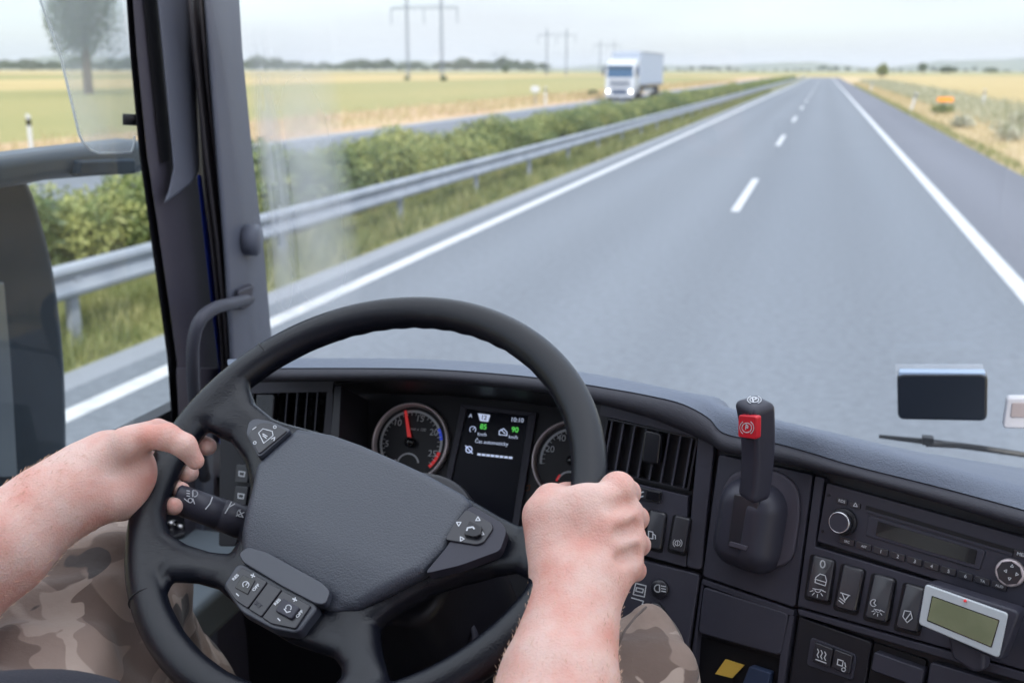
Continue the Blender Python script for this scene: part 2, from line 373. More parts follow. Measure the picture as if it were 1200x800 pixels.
# ================================================================== THE COUNTRY OUTSIDE
def sheet(name, x0, x1, y0, y1, z, m, nx=1, ny=1):
    xs, ys = np.linspace(x0, x1, nx+1), np.linspace(y0, y1, ny+1)
    V = [(x, y, z) for y in ys for x in xs]; F = [(j*(nx+1)+i, j*(nx+1)+i+1, (j+1)*(nx+1)+i+1, (j+1)*(nx+1)+i) for j in range(ny) for i in range(nx)]
    return tag(link_mesh(name, V, F, m, origin=(0, 0, 0)), kind='structure')
def ground_mat(name, c1, c2, c3, s1, s2, rough=.95, stretch=(1, 1, 1), bump=None):
    m = bpy.data.materials.new(name); m.use_nodes = True; N, L = m.node_tree.nodes, m.node_tree.links; b = N['Principled BSDF']; b.inputs['Roughness'].default_value = rough
    b.inputs['Specular IOR Level'].default_value = .25
    t = N.new("ShaderNodeTexCoord"); mp = N.new("ShaderNodeMapping"); mp.inputs['Scale'].default_value = stretch; L.new(t.outputs['Object'], mp.inputs[0])
    a = N.new("ShaderNodeTexNoise"); a.inputs['Scale'].default_value = s1; a.inputs['Detail'].default_value = 6; L.new(mp.outputs[0], a.inputs[0])
    c = N.new("ShaderNodeTexNoise"); c.inputs['Scale'].default_value = s2; c.inputs['Detail'].default_value = 4; L.new(t.outputs['Object'], c.inputs[0])
    r = N.new("ShaderNodeValToRGB"); e = r.color_ramp.elements; e[0].position = .33; e[1].position = .68; e[0].color = (*c1, 1); e[1].color = (*c3, 1)
    k = e.new(.5); k.color = (*c2, 1)
    av = N.new("ShaderNodeMix"); av.data_type = 'FLOAT'; av.inputs[0].default_value = .35; L.new(a.outputs[0], av.inputs[2]); L.new(c.outputs[0], av.inputs[3])
    L.new(av.outputs[0], r.inputs[0]); L.new(r.outputs[0], b.inputs['Base Color'])
    if bump:
        u = N.new("ShaderNodeBump"); u.inputs['Distance'].default_value = bump[0]; u.inputs['Strength'].default_value = bump[1]; L.new(c.outputs[0], u.inputs['Height']); L.new(u.outputs[0], b.inputs['Normal'])
    return m
meadow = ground_mat("meadow", (.16, .17, .07), (.24, .23, .10), (.32, .28, .13), .004, .5, stretch=(1, .25, 1))
green_crop = ground_mat("green wheat", (.18, .18, .075), (.23, .22, .09), (.29, .25, .11), .02, .8, stretch=(1, .15, 1))
gold_crop = ground_mat("ripe wheat", (.29, .225, .10), (.36, .285, .135), (.42, .335, .16), .012, .5, stretch=(1, .2, 1))
dry_grass = ground_mat("dry grass ground", (.27, .24, .11), (.42, .33, .20), (.50, .40, .27), .7, 9, stretch=(1, .3, 1), bump=(.05, .6))
reddish = ground_mat("reddish dry verge", (.30, .20, .12), (.42, .30, .19), (.36, .32, .17), .3, 4, stretch=(1, .3, 1), bump=(.05, .6))
soil_grass = ground_mat("median turf", (.10, .12, .045), (.17, .18, .07), (.25, .23, .11), 1.2, 10, bump=(.05, .8))
asphalt = ground_mat("lane asphalt", (.125, .145, .175), (.14, .16, .19), (.155, .175, .205), .25, 130, .82, stretch=(1, .06, 1), bump=(.004, .4))
asphalt2 = ground_mat("shoulder asphalt", (.118, .128, .158), (.130, .141, .172), (.143, .154, .187), .3, 130, .85, stretch=(1, .08, 1), bump=(.004, .4))
concrete = ground_mat("edge concrete", (.18, .20, .235), (.21, .23, .265), (.235, .255, .29), .6, 60, .9, stretch=(1, .1, 1), bump=(.003, .4))
paint = mat("road paint", (.46, .48, .51), .6, bump=(40, .4, .004), var=(6, (.34, .36, .39), .42, .78))

for m_, ctr in ((asphalt, (-3.3, .5)), (asphalt2, (0, 0))):
    N, L = m_.node_tree.nodes, m_.node_tree.links; b = N['Principled BSDF']; src = b.inputs['Base Color'].links[0].from_socket
    t = N['Texture Coordinate']; sp = N.new("ShaderNodeSeparateXYZ"); L.new(t.outputs['Object'], sp.inputs[0])
    a = N.new("ShaderNodeMath"); a.operation = 'MULTIPLY_ADD'; a.inputs[1].default_value = 2*math.pi/1.85; a.inputs[2].default_value = 1.2; L.new(sp.outputs[0], a.inputs[0])
    c = N.new("ShaderNodeMath"); c.operation = 'COSINE'; L.new(a.outputs[0], c.inputs[0])
    w = N.new("ShaderNodeTexNoise"); w.inputs['Scale'].default_value = .9; mpp = N.new("ShaderNodeMapping"); mpp.inputs['Scale'].default_value = (1, .03, 1); L.new(t.outputs['Object'], mpp.inputs[0]); L.new(mpp.outputs[0], w.inputs[0])
    ml = N.new("ShaderNodeMath"); ml.operation = 'MULTIPLY'; L.new(c.outputs[0], ml.inputs[0]); L.new(w.outputs[0], ml.inputs[1])
    mr = N.new("ShaderNodeMapRange"); mr.inputs['From Min'].default_value = -.7; mr.inputs['From Max'].default_value = .7; mr.inputs['To Min'].default_value = .88; mr.inputs['To Max'].default_value = 1.0; L.new(ml.outputs[0], mr.inputs[0])
    g = N.new("ShaderNodeTexNoise"); g.inputs['Scale'].default_value = 11; g.inputs['Detail'].default_value = 9; g.inputs['Roughness'].default_value = .75; L.new(t.outputs['Object'], g.inputs[0])
    gr_ = N.new("ShaderNodeMapRange"); gr_.inputs['From Min'].default_value = .3; gr_.inputs['From Max'].default_value = .7; gr_.inputs['To Min'].default_value = .74; gr_.inputs['To Max'].default_value = 1.20; L.new(g.outputs[0], gr_.inputs[0])
    mm = N.new("ShaderNodeMath"); mm.operation = 'MULTIPLY'; L.new(mr.outputs[0], mm.inputs[0]); L.new(gr_.outputs[0], mm.inputs[1])
    vm = N.new("ShaderNodeVectorMath"); vm.operation = 'SCALE'; L.new(src, vm.inputs[0]); L.new(mm.outputs[0], vm.inputs['Scale']); L.new(vm.outputs[0], b.inputs['Base Color'])
sheet('ground', -9000, 9000, -1500, 14000, -.06, meadow)
sheet('wheat_field', -95, -27, -60, 420, -.030, green_crop)
sheet('wheat_field', -190, -95.2, -60, 480, -.030, gold_crop)
sheet('wheat_field', -420, -190.4, -60, 900, -.030, green_crop)
sheet('wheat_field', -1500, -420.6, 200, 1400, -.030, gold_crop)
sheet('wheat_field', -520, 9, 425, 640, -.026, gold_crop)
sheet('wheat_field', 13, 420, -30, 360, -.030, gold_crop)
sheet('wheat_field', 9.5, 700, 362, 660, -.026, gold_crop)
sheet('verge', -27, -18.6, -60, 424, -.018, reddish)
sheet('verge', 4.75, 13, -30, 424, -.018, dry_grass)
sheet('median_strip', -10.6, -5.85, -30, 424, -.012, soil_grass)
sheet('road', -5.58, 2.5, -30, 424, 0, asphalt)
sheet('road_edge', -5.92, -5.582, -30, 424, 0, concrete)
sheet('hard_shoulder', 2.502, 4.75, -30, 424, 0, asphalt2)
sheet('road', -18.6, -10.6, -60, 424, 0, asphalt)
def lines(name, items, z=.004):
    mb = MB()
    for x0, x1, y0, y1 in items: mb.add([(x0, y0, z), (x1, y0, z), (x1, y1, z), (x0, y1, z)], [(0, 1, 2, 3)])
    return tag(mb.build(name, paint, origin=(0, 0, 0)), kind='structure')
lines('road_marking', [(-5.26, -5.06, -30, 424)])
lines('road_marking', [(2.25, 2.46, -30, 424)])
lines('road_marking', [(-1.475, -1.325, 19.44+18*k, 25.6+18*k) for k in range(-2, 22)])
lines('road_marking', [(-11.2, -10.95, -60, 424), (-18.3, -18.05, -60, 424)]+[(-14.75, -14.6, 10+18*k, 16+18*k) for k in range(-3, 22)])

# ---- guard rail
steel = mat("galvanised steel", (.30, .33, .38), .5, .45, var=(2, (.22, .25, .30), .4, .7))
gr = empty('guard_rail', (-6.4, 20, 0), 'galvanised steel guard rail running along the median hedge', 'guard rail')
prof = [(-.02, .78), (.035, .75), (.045, .71), (.005, .665), (-.02, .62), (.005, .575), (.045, .53), (.035, .49), (-.02, .46)]
mb = MB(); ys = np.linspace(-12, 400, 104)
n = len(prof); V = [(-6.36+p[0], y, p[1]) for y in ys for p in prof]+[(-6.368+p[0], y, p[1]) for y in ys for p in prof]
F = [(j*n+i, j*n+i+1, (j+1)*n+i+1, (j+1)*n+i) for j in range(len(ys)-1) for i in range(n-1)]; k = len(ys)*n
F += [tuple(k+v for v in f[::-1]) for f in F]
mb.add(V, F); mb.build('beam', steel, gr)
for i in range(96):
    mb = MB(); y = -8+4*i
    mb.box((-6.46, y, .36), (.03, .06, .36)); mb.box((-6.40, y, .62), (.035, .05, .10)); mb.build('post', steel, gr)

# ---- foliage
def leafmat(name, c1, c2, c3, tr=.25):
    m = bpy.data.materials.new(name); m.use_nodes = True; N, L = m.node_tree.nodes, m.node_tree.links; b = N['Principled BSDF']; b.inputs['Roughness'].default_value = .55
    t = N.new("ShaderNodeTexCoord"); a = N.new("ShaderNodeTexNoise"); a.inputs['Scale'].default_value = 2.6; a.inputs['Detail'].default_value = 5
    oi = N.new("ShaderNodeObjectInfo"); ad = N.new("ShaderNodeMath"); ad.operation = 'MULTIPLY_ADD'; ad.inputs[1].default_value = .16
    r = N.new("ShaderNodeValToRGB"); e = r.color_ramp.elements; e[0].position = .40; e[1].position = .74; e[0].color = (*c1, 1); e[1].color = (*c3, 1); k = e.new(.56); k.color = (*c2, 1)
    L.new(t.outputs['Object'], a.inputs[0]); L.new(oi.outputs['Random'], ad.inputs[0]); L.new(a.outputs[0], ad.inputs[2]); L.new(ad.outputs[0], r.inputs[0]); L.new(r.outputs[0], b.inputs['Base Color'])
    tl = N.new("ShaderNodeBsdfTranslucent"); ms = N.new("ShaderNodeMixShader"); ms.inputs[0].default_value = tr
    L.new(r.outputs[0], tl.inputs[0]); L.new(b.outputs[0], ms.inputs[1]); L.new(tl.outputs[0], ms.inputs[2]); L.new(ms.outputs[0], N['Material Output'].inputs[0])
    return m
hedge_m = leafmat("hedge leaves", (.045, .08, .028), (.125, .17, .055), (.28, .30, .10))
tree_m = leafmat("tree leaves", (.03, .055, .02), (.06, .095, .03), (.10, .14, .045))
wood_m = leafmat("far wood leaves", (.045, .075, .04), (.07, .10, .05), (.10, .13, .06))
bark = mat("bark", (.10, .08, .06), .9)
def leaves(npr, N, rad, cen, size, lumps=7, zmin=-1e9):
    """leaf-sized quads spread through several lumps"""
    C = npr.normal(size=(lumps, 3)); C /= np.linalg.norm(C, axis=1)[:, None]; C *= npr.uniform(.25, .62, (lumps, 1)); C[:, 2] = np.abs(C[:, 2])*.9-.15
    lr = npr.uniform(.34, .55, lumps); k = npr.integers(0, lumps, N)
    d = npr.normal(size=(N, 3)); d /= np.linalg.norm(d, axis=1)[:, None]; rr = npr.uniform(.35, 1.08, (N, 1))**.6
    P = (C[k]+d*rr*lr[k][:, None])*np.array(rad)+np.array(cen); P = P[P[:, 2] > zmin]; N = len(P)
    a = npr.normal(size=(N, 3)); a /= np.linalg.norm(a, axis=1)[:, None]; b = npr.normal(size=(N, 3)); b -= a*(a*b).sum(1)[:, None]; b /= np.linalg.norm(b, axis=1)[:, None]
    s = npr.uniform(.6, 1.3, (N, 1))*size
    V = np.stack([P-a*s, P+b*s*.5, P+a*s, P-b*s*.5], 1).reshape(-1, 3); F = np.arange(N*4).reshape(-1, 4)
    return V, F
npr = np.random.default_rng(3)
def shrub(name, rad, h, N, size, m, label, cat, group):
    e = empty(name, (0, 0, 0), label, cat, group)
    V, F = leaves(npr, N, rad, (0, 0, h*.5), size, 9, .02); link_mesh('crown', V, F, m, e)
    mb = MB()
    for i in range(5):
        a = i*1.26; mb.tube([(.06*math.cos(a), .06*math.sin(a), -.03), (.2*math.cos(a), .3*math.sin(a), h*.35), (.35*math.cos(a+.3), .5*math.sin(a+.3), h*.65)], [.025, .018, .008], 5)
    mb.build('stem', bark, e); return e
def clone(o, loc, rz=0, s=1, label=None):
    c = o.copy(); COL.objects.link(c); c.location = loc; c.rotation_euler = (0, 0, rz)
    c.scale = (s, s, s) if np.isscalar(s) else s
    if label: c['label'] = label
    for ch in children(o):
        d = ch.copy(); COL.objects.link(d); d.parent = c
    return c
HG = 'green shrubs of the median hedge'
HL = 'leafy green shrub in the unbroken median hedge behind the steel guard rail'
protos = [shrub('hedge_shrub', (1.05, 1.35, .95), 1.35, 6500, .046, hedge_m, HL, 'shrub', HG) for _ in range(4)]
y = 2.0; i = 0; used = set()
while y < 300:
    p = protos[i % 4]; x = -8.35+rng.uniform(-.2, .2); hs = rng.uniform(.88, 1.14)*(1.0 if y < 20 else .88)
    if i < 4: p.location = (x, y, -.02); p.rotation_euler = (0, 0, rng.choice([0, math.pi])+rng.uniform(-.2, .2)); p.scale = (1.05, 1.05, hs)
    else: clone(p, (x, y, -.02), rng.choice([0, math.pi])+rng.uniform(-.25, .25), (1.05, 1.05, hs))
    y += rng.uniform(1.25, 1.7)*(1 if y < 90 else 1.35); i += 1

def blades(name, N, xr, yr, h, w, m, label, cat, power=1.6, lean=.35, z0=-.02):
    y0, y1 = yr; t = npr.random(N)**power; Y = y0+(y1-y0)*t; X = npr.uniform(*xr, N)
    cl = .5+.5*np.sin(X*3.1+np.sin(Y*1.3)*2)*np.sin(Y*.9+X); H = h*(.45+.75*cl)*npr.uniform(.5, 1.2, N)
    a = npr.uniform(0, 2*np.pi, N); ww = w*(1+t*4)
    dx, dy = np.cos(a)*ww, np.sin(a)*ww; lx, ly = npr.normal(size=N)*lean*H, npr.normal(size=N)*lean*H
    V = np.stack([np.stack([X-dx, Y-dy, np.full(N, z0)], 1), np.stack([X+dx, Y+dy, np.full(N, z0)], 1), np.stack([X+dx*.6+lx*.6, Y+dy*.6+ly*.6, H*.65], 1), np.stack([X-dx*.6+lx*.6, Y-dy*.6+ly*.6, H*.65], 1), np.stack([X+lx, Y+ly, H], 1)], 1).reshape(-1, 3)
    b = np.arange(N)*5; F = [(q, q+1, q+2, q+3) for q in b]+[(q+3, q+2, q+4) for q in b]
    return tag(link_mesh(name, V, F, m, origin=(0, 0, 0)), label, cat, kind='stuff')
grass_m = leafmat("grass blades", (.10, .13, .04), (.19, .21, .075), (.32, .30, .14), .3)
dry_m = leafmat("dry grass blades", (.28, .25, .11), (.42, .34, .19), (.54, .45, .30), .3)
weed_m = leafmat("pale weeds", (.16, .19, .08), (.30, .30, .20), (.55, .55, .46), .3)
blades('median_grass', 42000, (-7.3, -5.95), (1, 130), .34, .006, grass_m, 'uneven green grass between the road edge and the guard rail', 'grass')
blades('verge_grass', 9000, (4.72, 5.3), (8, 200), .16, .008, grass_m, 'green grass fringe along the paved hard shoulder', 'grass', 1.3)
blades('dry_grass', 16000, (5.2, 8.2), (10, 240), .20, .008, dry_m, 'dry straw coloured grass on the right verge', 'grass', 1.3)
blades('weeds', 15000, (7.4, 13), (20, 260), .75, .012, weed_m, 'tall pale weeds in front of the ripe field', 'weeds', 1.2)
blades('dry_weeds', 9000, (-26, -19.5), (15, 260), .5, .015, dry_m, 'reddish dry weeds beyond the opposite carriageway', 'weeds', 1.2)

def tree(name, h, rad, N, size, m, label, cat, group=None):
    e = empty(name, (0, 0, 0), label, cat, group)
    V, F = leaves(npr, N, (rad, rad, h*.46), (0, 0, h*.44), size, 16, h*.08); link_mesh('crown', V, F, m, e)
    mb = MB(); mb.tube([(0, 0, -.1), (.1, 0, h*.3), (0, .1, h*.62), (0, 0, h*.85)], [h*.028, h*.02, h*.012, h*.004], 8)
    for i in range(8):
        a = i*2.4; z = h*(.28+.05*i); mb.tube([(0, 0, z), (rad*.35*math.cos(a), rad*.35*math.sin(a), z+h*.1), (rad*.7*math.cos(a), rad*.7*math.sin(a), z+h*.2)], [h*.009, h*.006, h*.002], 5)
    mb.build('trunk', bark, e); return e
t1 = tree('leafy_tree', 18, 4.6, 12000, .17, tree_m, 'tall leafy tree seen through the clear wind deflector', 'tree')
q = at(104, 110, Z=0); t1.location = (q[0], q[1], 0)
# trees one can tell apart on the plain
for px, Y, h, rd, lab in [(1034, 360, 6.2, 1.9, 'small round green tree standing alone near where the road ends'),
                          (1082, 900, 11, 5, 'dark roadside tree right of the lone green one'),
                          (1112, 760, 7.5, 7, 'wide low dark tree left of its twin on the right horizon'),
                          (1162, 880, 6.5, 8, 'low dark tree at the right end of the far field'),
                          (592, 800, 8, 3, 'small dark tree on the far field left of the pylons at centre')]:
    t = tree('distant_tree', h, rd, 1500, .32 if h < 7 else .55, tree_m if h > 6.3 else hedge_m, lab, 'tree')
    t.location = (at(px, 83, Y=Y)[0], Y, -.05)
for px, py, w, lab in [(519, 95, 1.3, 'dark shrub at the foot of the right mast of the nearest pylon'), (477, 94, .9, 'low shrub at the foot of the left mast of the nearest pylon'),
                       (640, 86.5, 5, 'dark shrub at the foot of the second pylon'), (694, 112, .6, 'slim dark bush just left of the oncoming lorry')]:
    p = at(px, py, Z=0); s = shrub('field_shrub', (w, w, 1.0*w*.7), 1.2*w*.7, 900, .14, tree_m, lab, 'shrub', None); s.location = (p[0], p[1], -.03)
# far woods: lumpy masses of foliage
def wood(name, px0, px1, Y, h, n, label, seed):
    g = np.random.default_rng(seed); Vs, Fs, k = [], [], 0
    for i in range(n):
        px = px0+(px1-px0)*(i+g.uniform(-.4, .4))/n; yy = Y*g.uniform(.97, 1.06); x = at(px, 83, Y=yy)[0]
        hh = h*g.uniform(.55, 1.1)*(1+.25*math.sin(px*.045+seed)); w = hh*g.uniform(.6, 1.1)
        V, F = leaves(g, 420, (w, w, hh*.55), (x, yy, hh*.48), hh*.09, 7, -.05); Vs.append(V); Fs.append(F+k); k += len(V)
    return tag(link_mesh(name, np.concatenate(Vs), np.concatenate(Fs), wood_m, origin=(0, 0, 0)), label, 'wood', kind='stuff')
wood('distant_wood', -260, 640, 1350, 19, 150, 'dark line of distant woodland left of the oncoming lorry', 1)
wood('distant_wood', 780, 1420, 1900, 10, 60, 'thin far line of woodland on the right horizon', 2)
wood('distant_wood', -260, 180, 1050, 15, 46, 'nearer dark woodland seen through the driver side window', 4)
# hills
def hills(name, px0, px1, Y, h, seed, base=.0):
    g = np.random.default_rng(seed); n = 60; V, F = [], []
    for i in range(n+1):
        px = px0+(px1-px0)*i/n; e = math.sin(math.pi*i/n)**.5; z = e*h*(base+.6+.25*math.sin(i*.23+seed)+.12*math.sin(i*.61+seed*2)+.05*g.uniform(-1, 1))
        for j, (dy, f) in enumerate([(-600, -.02), (-300, .55), (0, 1), (500, .9), (1200, -.02)]):
            yy = Y+dy; V.append((at(px, 83, Y=yy)[0], yy, z*f if f > 0 else -1))
    for i in range(n):
        for j in range(4): F.append((i*5+j, (i+1)*5+j, (i+1)*5+j+1, i*5+j+1))
    return tag(link_mesh(name, V, F, meadow_far, smooth=True, origin=(0, 0, 0)), kind='structure')
meadow_far = ground_mat("hill woodland", (.05, .08, .04), (.08, .11, .05), (.14, .15, .07), .002, .02)
hills('hill', 800, 1700, 6500, 105, 1); hills('hill', -500, 420, 5200, 85, 5); hills('hill', 200, 900, 7200, 70, 9)

# ---- pylons (two-masted portal towers)
lattice = mat("pylon steel", (.16, .19, .24), .6, .2)
def pylon(px, Y, S, H, lab, zb):
    x = at(px, 83, Y=Y)[0]; e = empty('pylon', (x, Y, 0), lab, 'pylon', None)
    for s in (-1, 1):
        mb = MB(); hw0, hw1 = .6, .3
        for sx in (-1, 1):
            for sy in (-1, 1): mb.tube([(x+s*S/2+sx*hw0*.7, Y+sy*hw0*.7, -.05), (x+s*S/2+sx*hw1*.7, Y+sy*hw1*.7, H)], .045, 4)
        nz_ = 14
        for k in range(nz_):
            z0, z1 = H*k/nz_, H*(k+1)/nz_; a, b = (hw0+(hw1-hw0)*k/nz_)*.7, (hw0+(hw1-hw0)*(k+1)/nz_)*.7
            for sy in (-1, 1): mb.tube([(x+s*S/2-a, Y+sy*a, z0), (x+s*S/2+b, Y+sy*b, z1)], .05, 3); mb.tube([(x+s*S/2+a, Y+sy*a, z0), (x+s*S/2-b, Y+sy*b, z1)], .05, 3)
        mb.build('mast', lattice, e)
    mb = MB()
    for dz in (0, .8):
        for dy in (-.35, .35): mb.tube([(x-S*.98, Y+dy, zb+dz*.5), (x-S*.5, Y+dy, zb+dz), (x+S*.5, Y+dy, zb+dz), (x+S*.98, Y+dy, zb+dz*.5)], .05, 4)
    for k in range(16):
        xa = x-S*.95+S*1.9*k/16; mb.tube([(xa, Y, zb+(k % 2)*.8), (xa+S*1.9/16, Y, zb+((k+1) % 2)*.8)], .06, 3)
    mb.build('crossarm', lattice, e)
    for k in (-1, 0, 1):
        mb = MB(); mb.tube([(x+k*S*.96, Y, zb), (x+k*S*.96, Y, zb-3.6)], .12, 5); mb.build('insulator', lattice, e)
    return e
pylon(498, 262, 9.2, 21.5, 'nearest two-masted pylon, left of the others in the field', 17.2)
pylon(652, 520, 9.8, 22, 'second two-masted pylon, between the nearest one and the lorry', 18.5)
pylon(711, 735, 9.8, 22, 'pale distant pylon standing behind the oncoming lorry', 18.5)
pylon(586, 1250, 12, 24, 'faintest two-masted pylon on the horizon between the first and second', 20)
wire_m = mat("cable", (.2, .22, .26), .5)
for px0, Y0, px1, Y1, n_ in ((498, 262, 652, 520, 0),):
    pass

# ---- delineator posts, signs
post_w = mat("white post", (.45, .47, .5), .5)
def delineator(x, y, lab, h=1.05, tilt=0):
    e = empty('marker_post', (x, y, 0), lab, 'marker post', 'white plastic marker posts along the motorway'); mb = MB()
    dx = tilt*h; mb.prism([(x-.06, y-.02, -.02), (x+.06, y-.02, -.02), (x+.06+dx, y-.02, h), (x-.06+dx, y-.02, h+.04)], (0, .05, 0)); mb.build('body', post_w, e, bevel=.008)
    mb = MB(); mb.prism([(x-.062+dx*.78, y-.023, h*.76), (x+.062+dx*.78, y-.023, h*.76), (x+.062+dx*.94, y-.023, h*.92), (x-.062+dx*.94, y-.023, h*.92)], (0, .056, 0)); mb.build('band', black, e)
p = at(38, 186, Z=0); delineator(p[0], p[1], 'white marker post behind the mirror arm beside the green field', 1.2)
p = at(1061, 131, Z=0); delineator(p[0]+.3, p[1], 'leaning white marker post, nearest one at the edge of the hard shoulder', 1.15, .22)
p = at(1020, 108, Z=0); delineator(p[0], p[1], 'white marker post farther along the hard shoulder', 1.2, .1)
p = at(1152, 126, Z=0); delineator(p[0], p[1], 'white marker post among the weeds behind the orange panel', 1.2)
p = at(639, 124, Z=0)
delineator(p[0], p[1], 'white marker post right of the small blank sign beyond the opposite carriageway', 1.3)
p = at(627, 124, Z=0); e = empty('road_sign', (p[0], p[1], 0), 'small blank white sign board beyond the opposite carriageway', 'sign')
mb = MB(); mb.box((p[0], p[1], 1.15), (.30, .02, .2)); mb.build('board', post_w, e, bevel=.01); mb = MB(); mb.tube([(p[0], p[1]+.05, -.05), (p[0], p[1]+.05, 1.4)], .035, 8); mb.build('pole', steel, e)
p = at(1104, 133, Z=0); org_m = mat("orange panel paint", (.9, .30, .01), .5, var=(9, (.75, .24, .02), .4, .7))
e = empty('warning_panel', (p[0], p[1], 0), 'bright orange panel above the green tuft on the right verge', 'sign')
mb = MB(); mb.box((p[0]+.1, p[1], .80), (.45, .03, .13)); mb.build('board', org_m, e, bevel=.02)
mb = MB(); mb.tube([(p[0]+.1, p[1]+.06, -.03), (p[0]+.1, p[1]+.06, .9)], .03, 8); mb.build('pole', steel, e)
s = shrub('verge_shrub', (.85, .7, .5), .62, 900, .07, hedge_m, 'green and brown tuft under the orange panel', 'shrub', None); s.location = (p[0], p[1]-.5, -.02)
for px, py, w in ((1178, 165, 1.1), (1195, 150, .9), (1128, 150, .6)):
    p = at(px, py, Z=0); s = shrub('weed_clump', (w, w, .6), .6, 700, .07, weed_m, {1178: 'big grey green weed clump by the right edge of view', 1195: 'pale weed clump nearest the ripe field at the right edge of view', 1128: 'small weed clump right of the orange panel'}[px], 'shrub', None); s.location = (p[0], p[1], -.02)

# ---- the oncoming lorry
lw = mat("lorry white paint", (.40, .43, .48), .35, coat=.3); lgr = mat("lorry grille", (.05, .07, .12), .5); lwin = mat("lorry windscreen", (.03, .08, .16), .08, coat=.5)
lside = mat("trailer curtain", (.30, .35, .44), .55, bump=(1.2, .3, .05)); tyre = mat("tyre", (.02, .02, .022), .8); lamp = mat("lit headlight", (1, 1, .9), .3, emit=(1, .97, .85, 4))
TX, TY = -16.35, 89.5
lo = empty('oncoming_lorry', (TX, TY+8, 0), 'white lorry with headlights on coming the other way beyond the hedge', 'lorry')
def lb(name, c, h, m, bevel=.03, par=lo, **k):
    mb = MB(); mb.box((TX+c[0], TY+c[1], c[2]), h); return mb.build(name, m, par, bevel=bevel, **k)
mb = MB()      # cab body with raked front
pf = [(-.0, .45), (-.05, 1.0), (0, 1.6), (.12, 2.6), (.28, 2.9), (.62, 3.12), (1.3, 3.3), (2.3, 3.42), (2.3, .6), (1.75, .6), (1.6, 1.05), (.75, 1.05), (.6, .55)]
mb.prism([(TX-1.22, TY+a, b) for a, b in pf], (2.44, 0, 0)); body = mb.build('cab', lw, lo, bevel=.06)
mb = MB(); mb.prism([(TX-1.08, TY-.012+.0, 1.88), (TX+1.08, TY-.012, 1.88), (TX+1.04, TY+.10, 2.66), (TX-1.04, TY+.10, 2.66)], (0, .06, 0)); mb.build('windscreen', lwin, lo, bevel=.02)
lb('sun_visor', (0, -.02, 2.78), (1.1, .12, .07), lwin)
for z, h in ((1.58, .05), (1.38, .05), (1.18, .05)): lb('grille_bar', (0, -.035, z), (.85, .03, h), lgr, .01)
lb('lower_grille', (0, -.07, .66), (.62, .04, .26), lgr, .02); lb('bumper', (0, -.03, .38), (1.2, .1, .10), lw)
for s in (-1, 1):
    lb('fog_surround', (s*.93, -.06, .72), (.24, .05, .2), lw)
    mb = MB(); mb.lathe((TX+s*.95, TY-.12, .74), (0, -1, 0), [(.11, 0), (.115, .02), (.09, .045), (0.001, .05)], 20); mb.build('headlight', lamp, lo)
    lb('mirror', (s*1.42, .25, 2.4), (.1, .1, .35), lgr, .03); lb('mirror_arm', (s*1.3, .3, 2.72), (.13, .02, .02), lgr, .005)
    mb = MB(); mb.prism([(TX+s*1.225, TY+.5, 1.95), (TX+s*1.225, TY+.45, 2.6), (TX+s*1.225, TY+1.25, 2.6), (TX+s*1.225, TY+1.25, 1.85)], (s*.01, 0, 0)); mb.build('side_window', lwin, lo)
    for yy in (1.18, 3.9, 11.2, 12.5, 13.8):
        w = MB(); w.lathe((TX+s*1.0, TY+yy, .5), (s, 0, 0), [(.5, -.15), (.5, .15), (.42, .17), (.28, .16), (.26, .10), (.001, .1)], 24); w.build('wheel', tyre, lo)
    lb('side_guard', (s*1.2, 7.6, .7), (.02, 2.6, .16), lw, .01); lb('wheel_cover', (s*1.15, 12.5, 1.06), (.12, 2.0, .03), lgr, .01)
mb = MB(); mb.box((TX, TY+9.4, 2.6), (1.25, 6.75, 1.38)); tr_ = mb.build('trailer', lside, lo, bevel=.03)
for yy in np.linspace(2.75, 16.0, 9): lb('curtain_pole', (1.255, yy, 2.6), (.012, .03, 1.34), lw, .005)
lb('roof_rail', (1.26, 9.4, 3.93), (.02, 6.7, .06), steel, .01); lb('floor_rail', (1.26, 9.4, 1.24), (.02, 6.7, .06), lgr, .01); lb('chassis', (0, 8.5, .85), (.5, 7.2, .14), lgr)

# ---- haze: even, thin air in a closed box, sky outside
hz = bpy.data.materials.new("haze"); hz.use_nodes = True; N, L = hz.node_tree.nodes, hz.node_tree.links; N.clear()
o_ = N.new("ShaderNodeOutputMaterial"); v_ = N.new("ShaderNodeVolumePrincipled"); v_.inputs['Color'].default_value = (.93, .965, 1, 1); v_.inputs['Density'].default_value = .00013; v_.inputs['Anisotropy'].default_value = .2
L.new(v_.outputs[0], o_.inputs['Volume'])
mb = MB(); mb.box((0, 6200, 59.5), (9100, 8000, 61.5)); tag(mb.build('haze', hz), 'thin pale blue summer haze over the plain', 'haze', kind='stuff')

# ================================================================== THE CAB
K = Plane(961, 600, 1.0, -25.5, 13)                      # centre console face
VP_ = Plane(830, 600, float((K.p(830, 600)-EYE)@W_), -11, 15)     # face with the right air vent
CL = Plane(600, 520, 1.30, 0, 28)                        # instrument panel, set deeper
LV = Plane(345, 490, 1.36, 4, 17)                        # left air vent

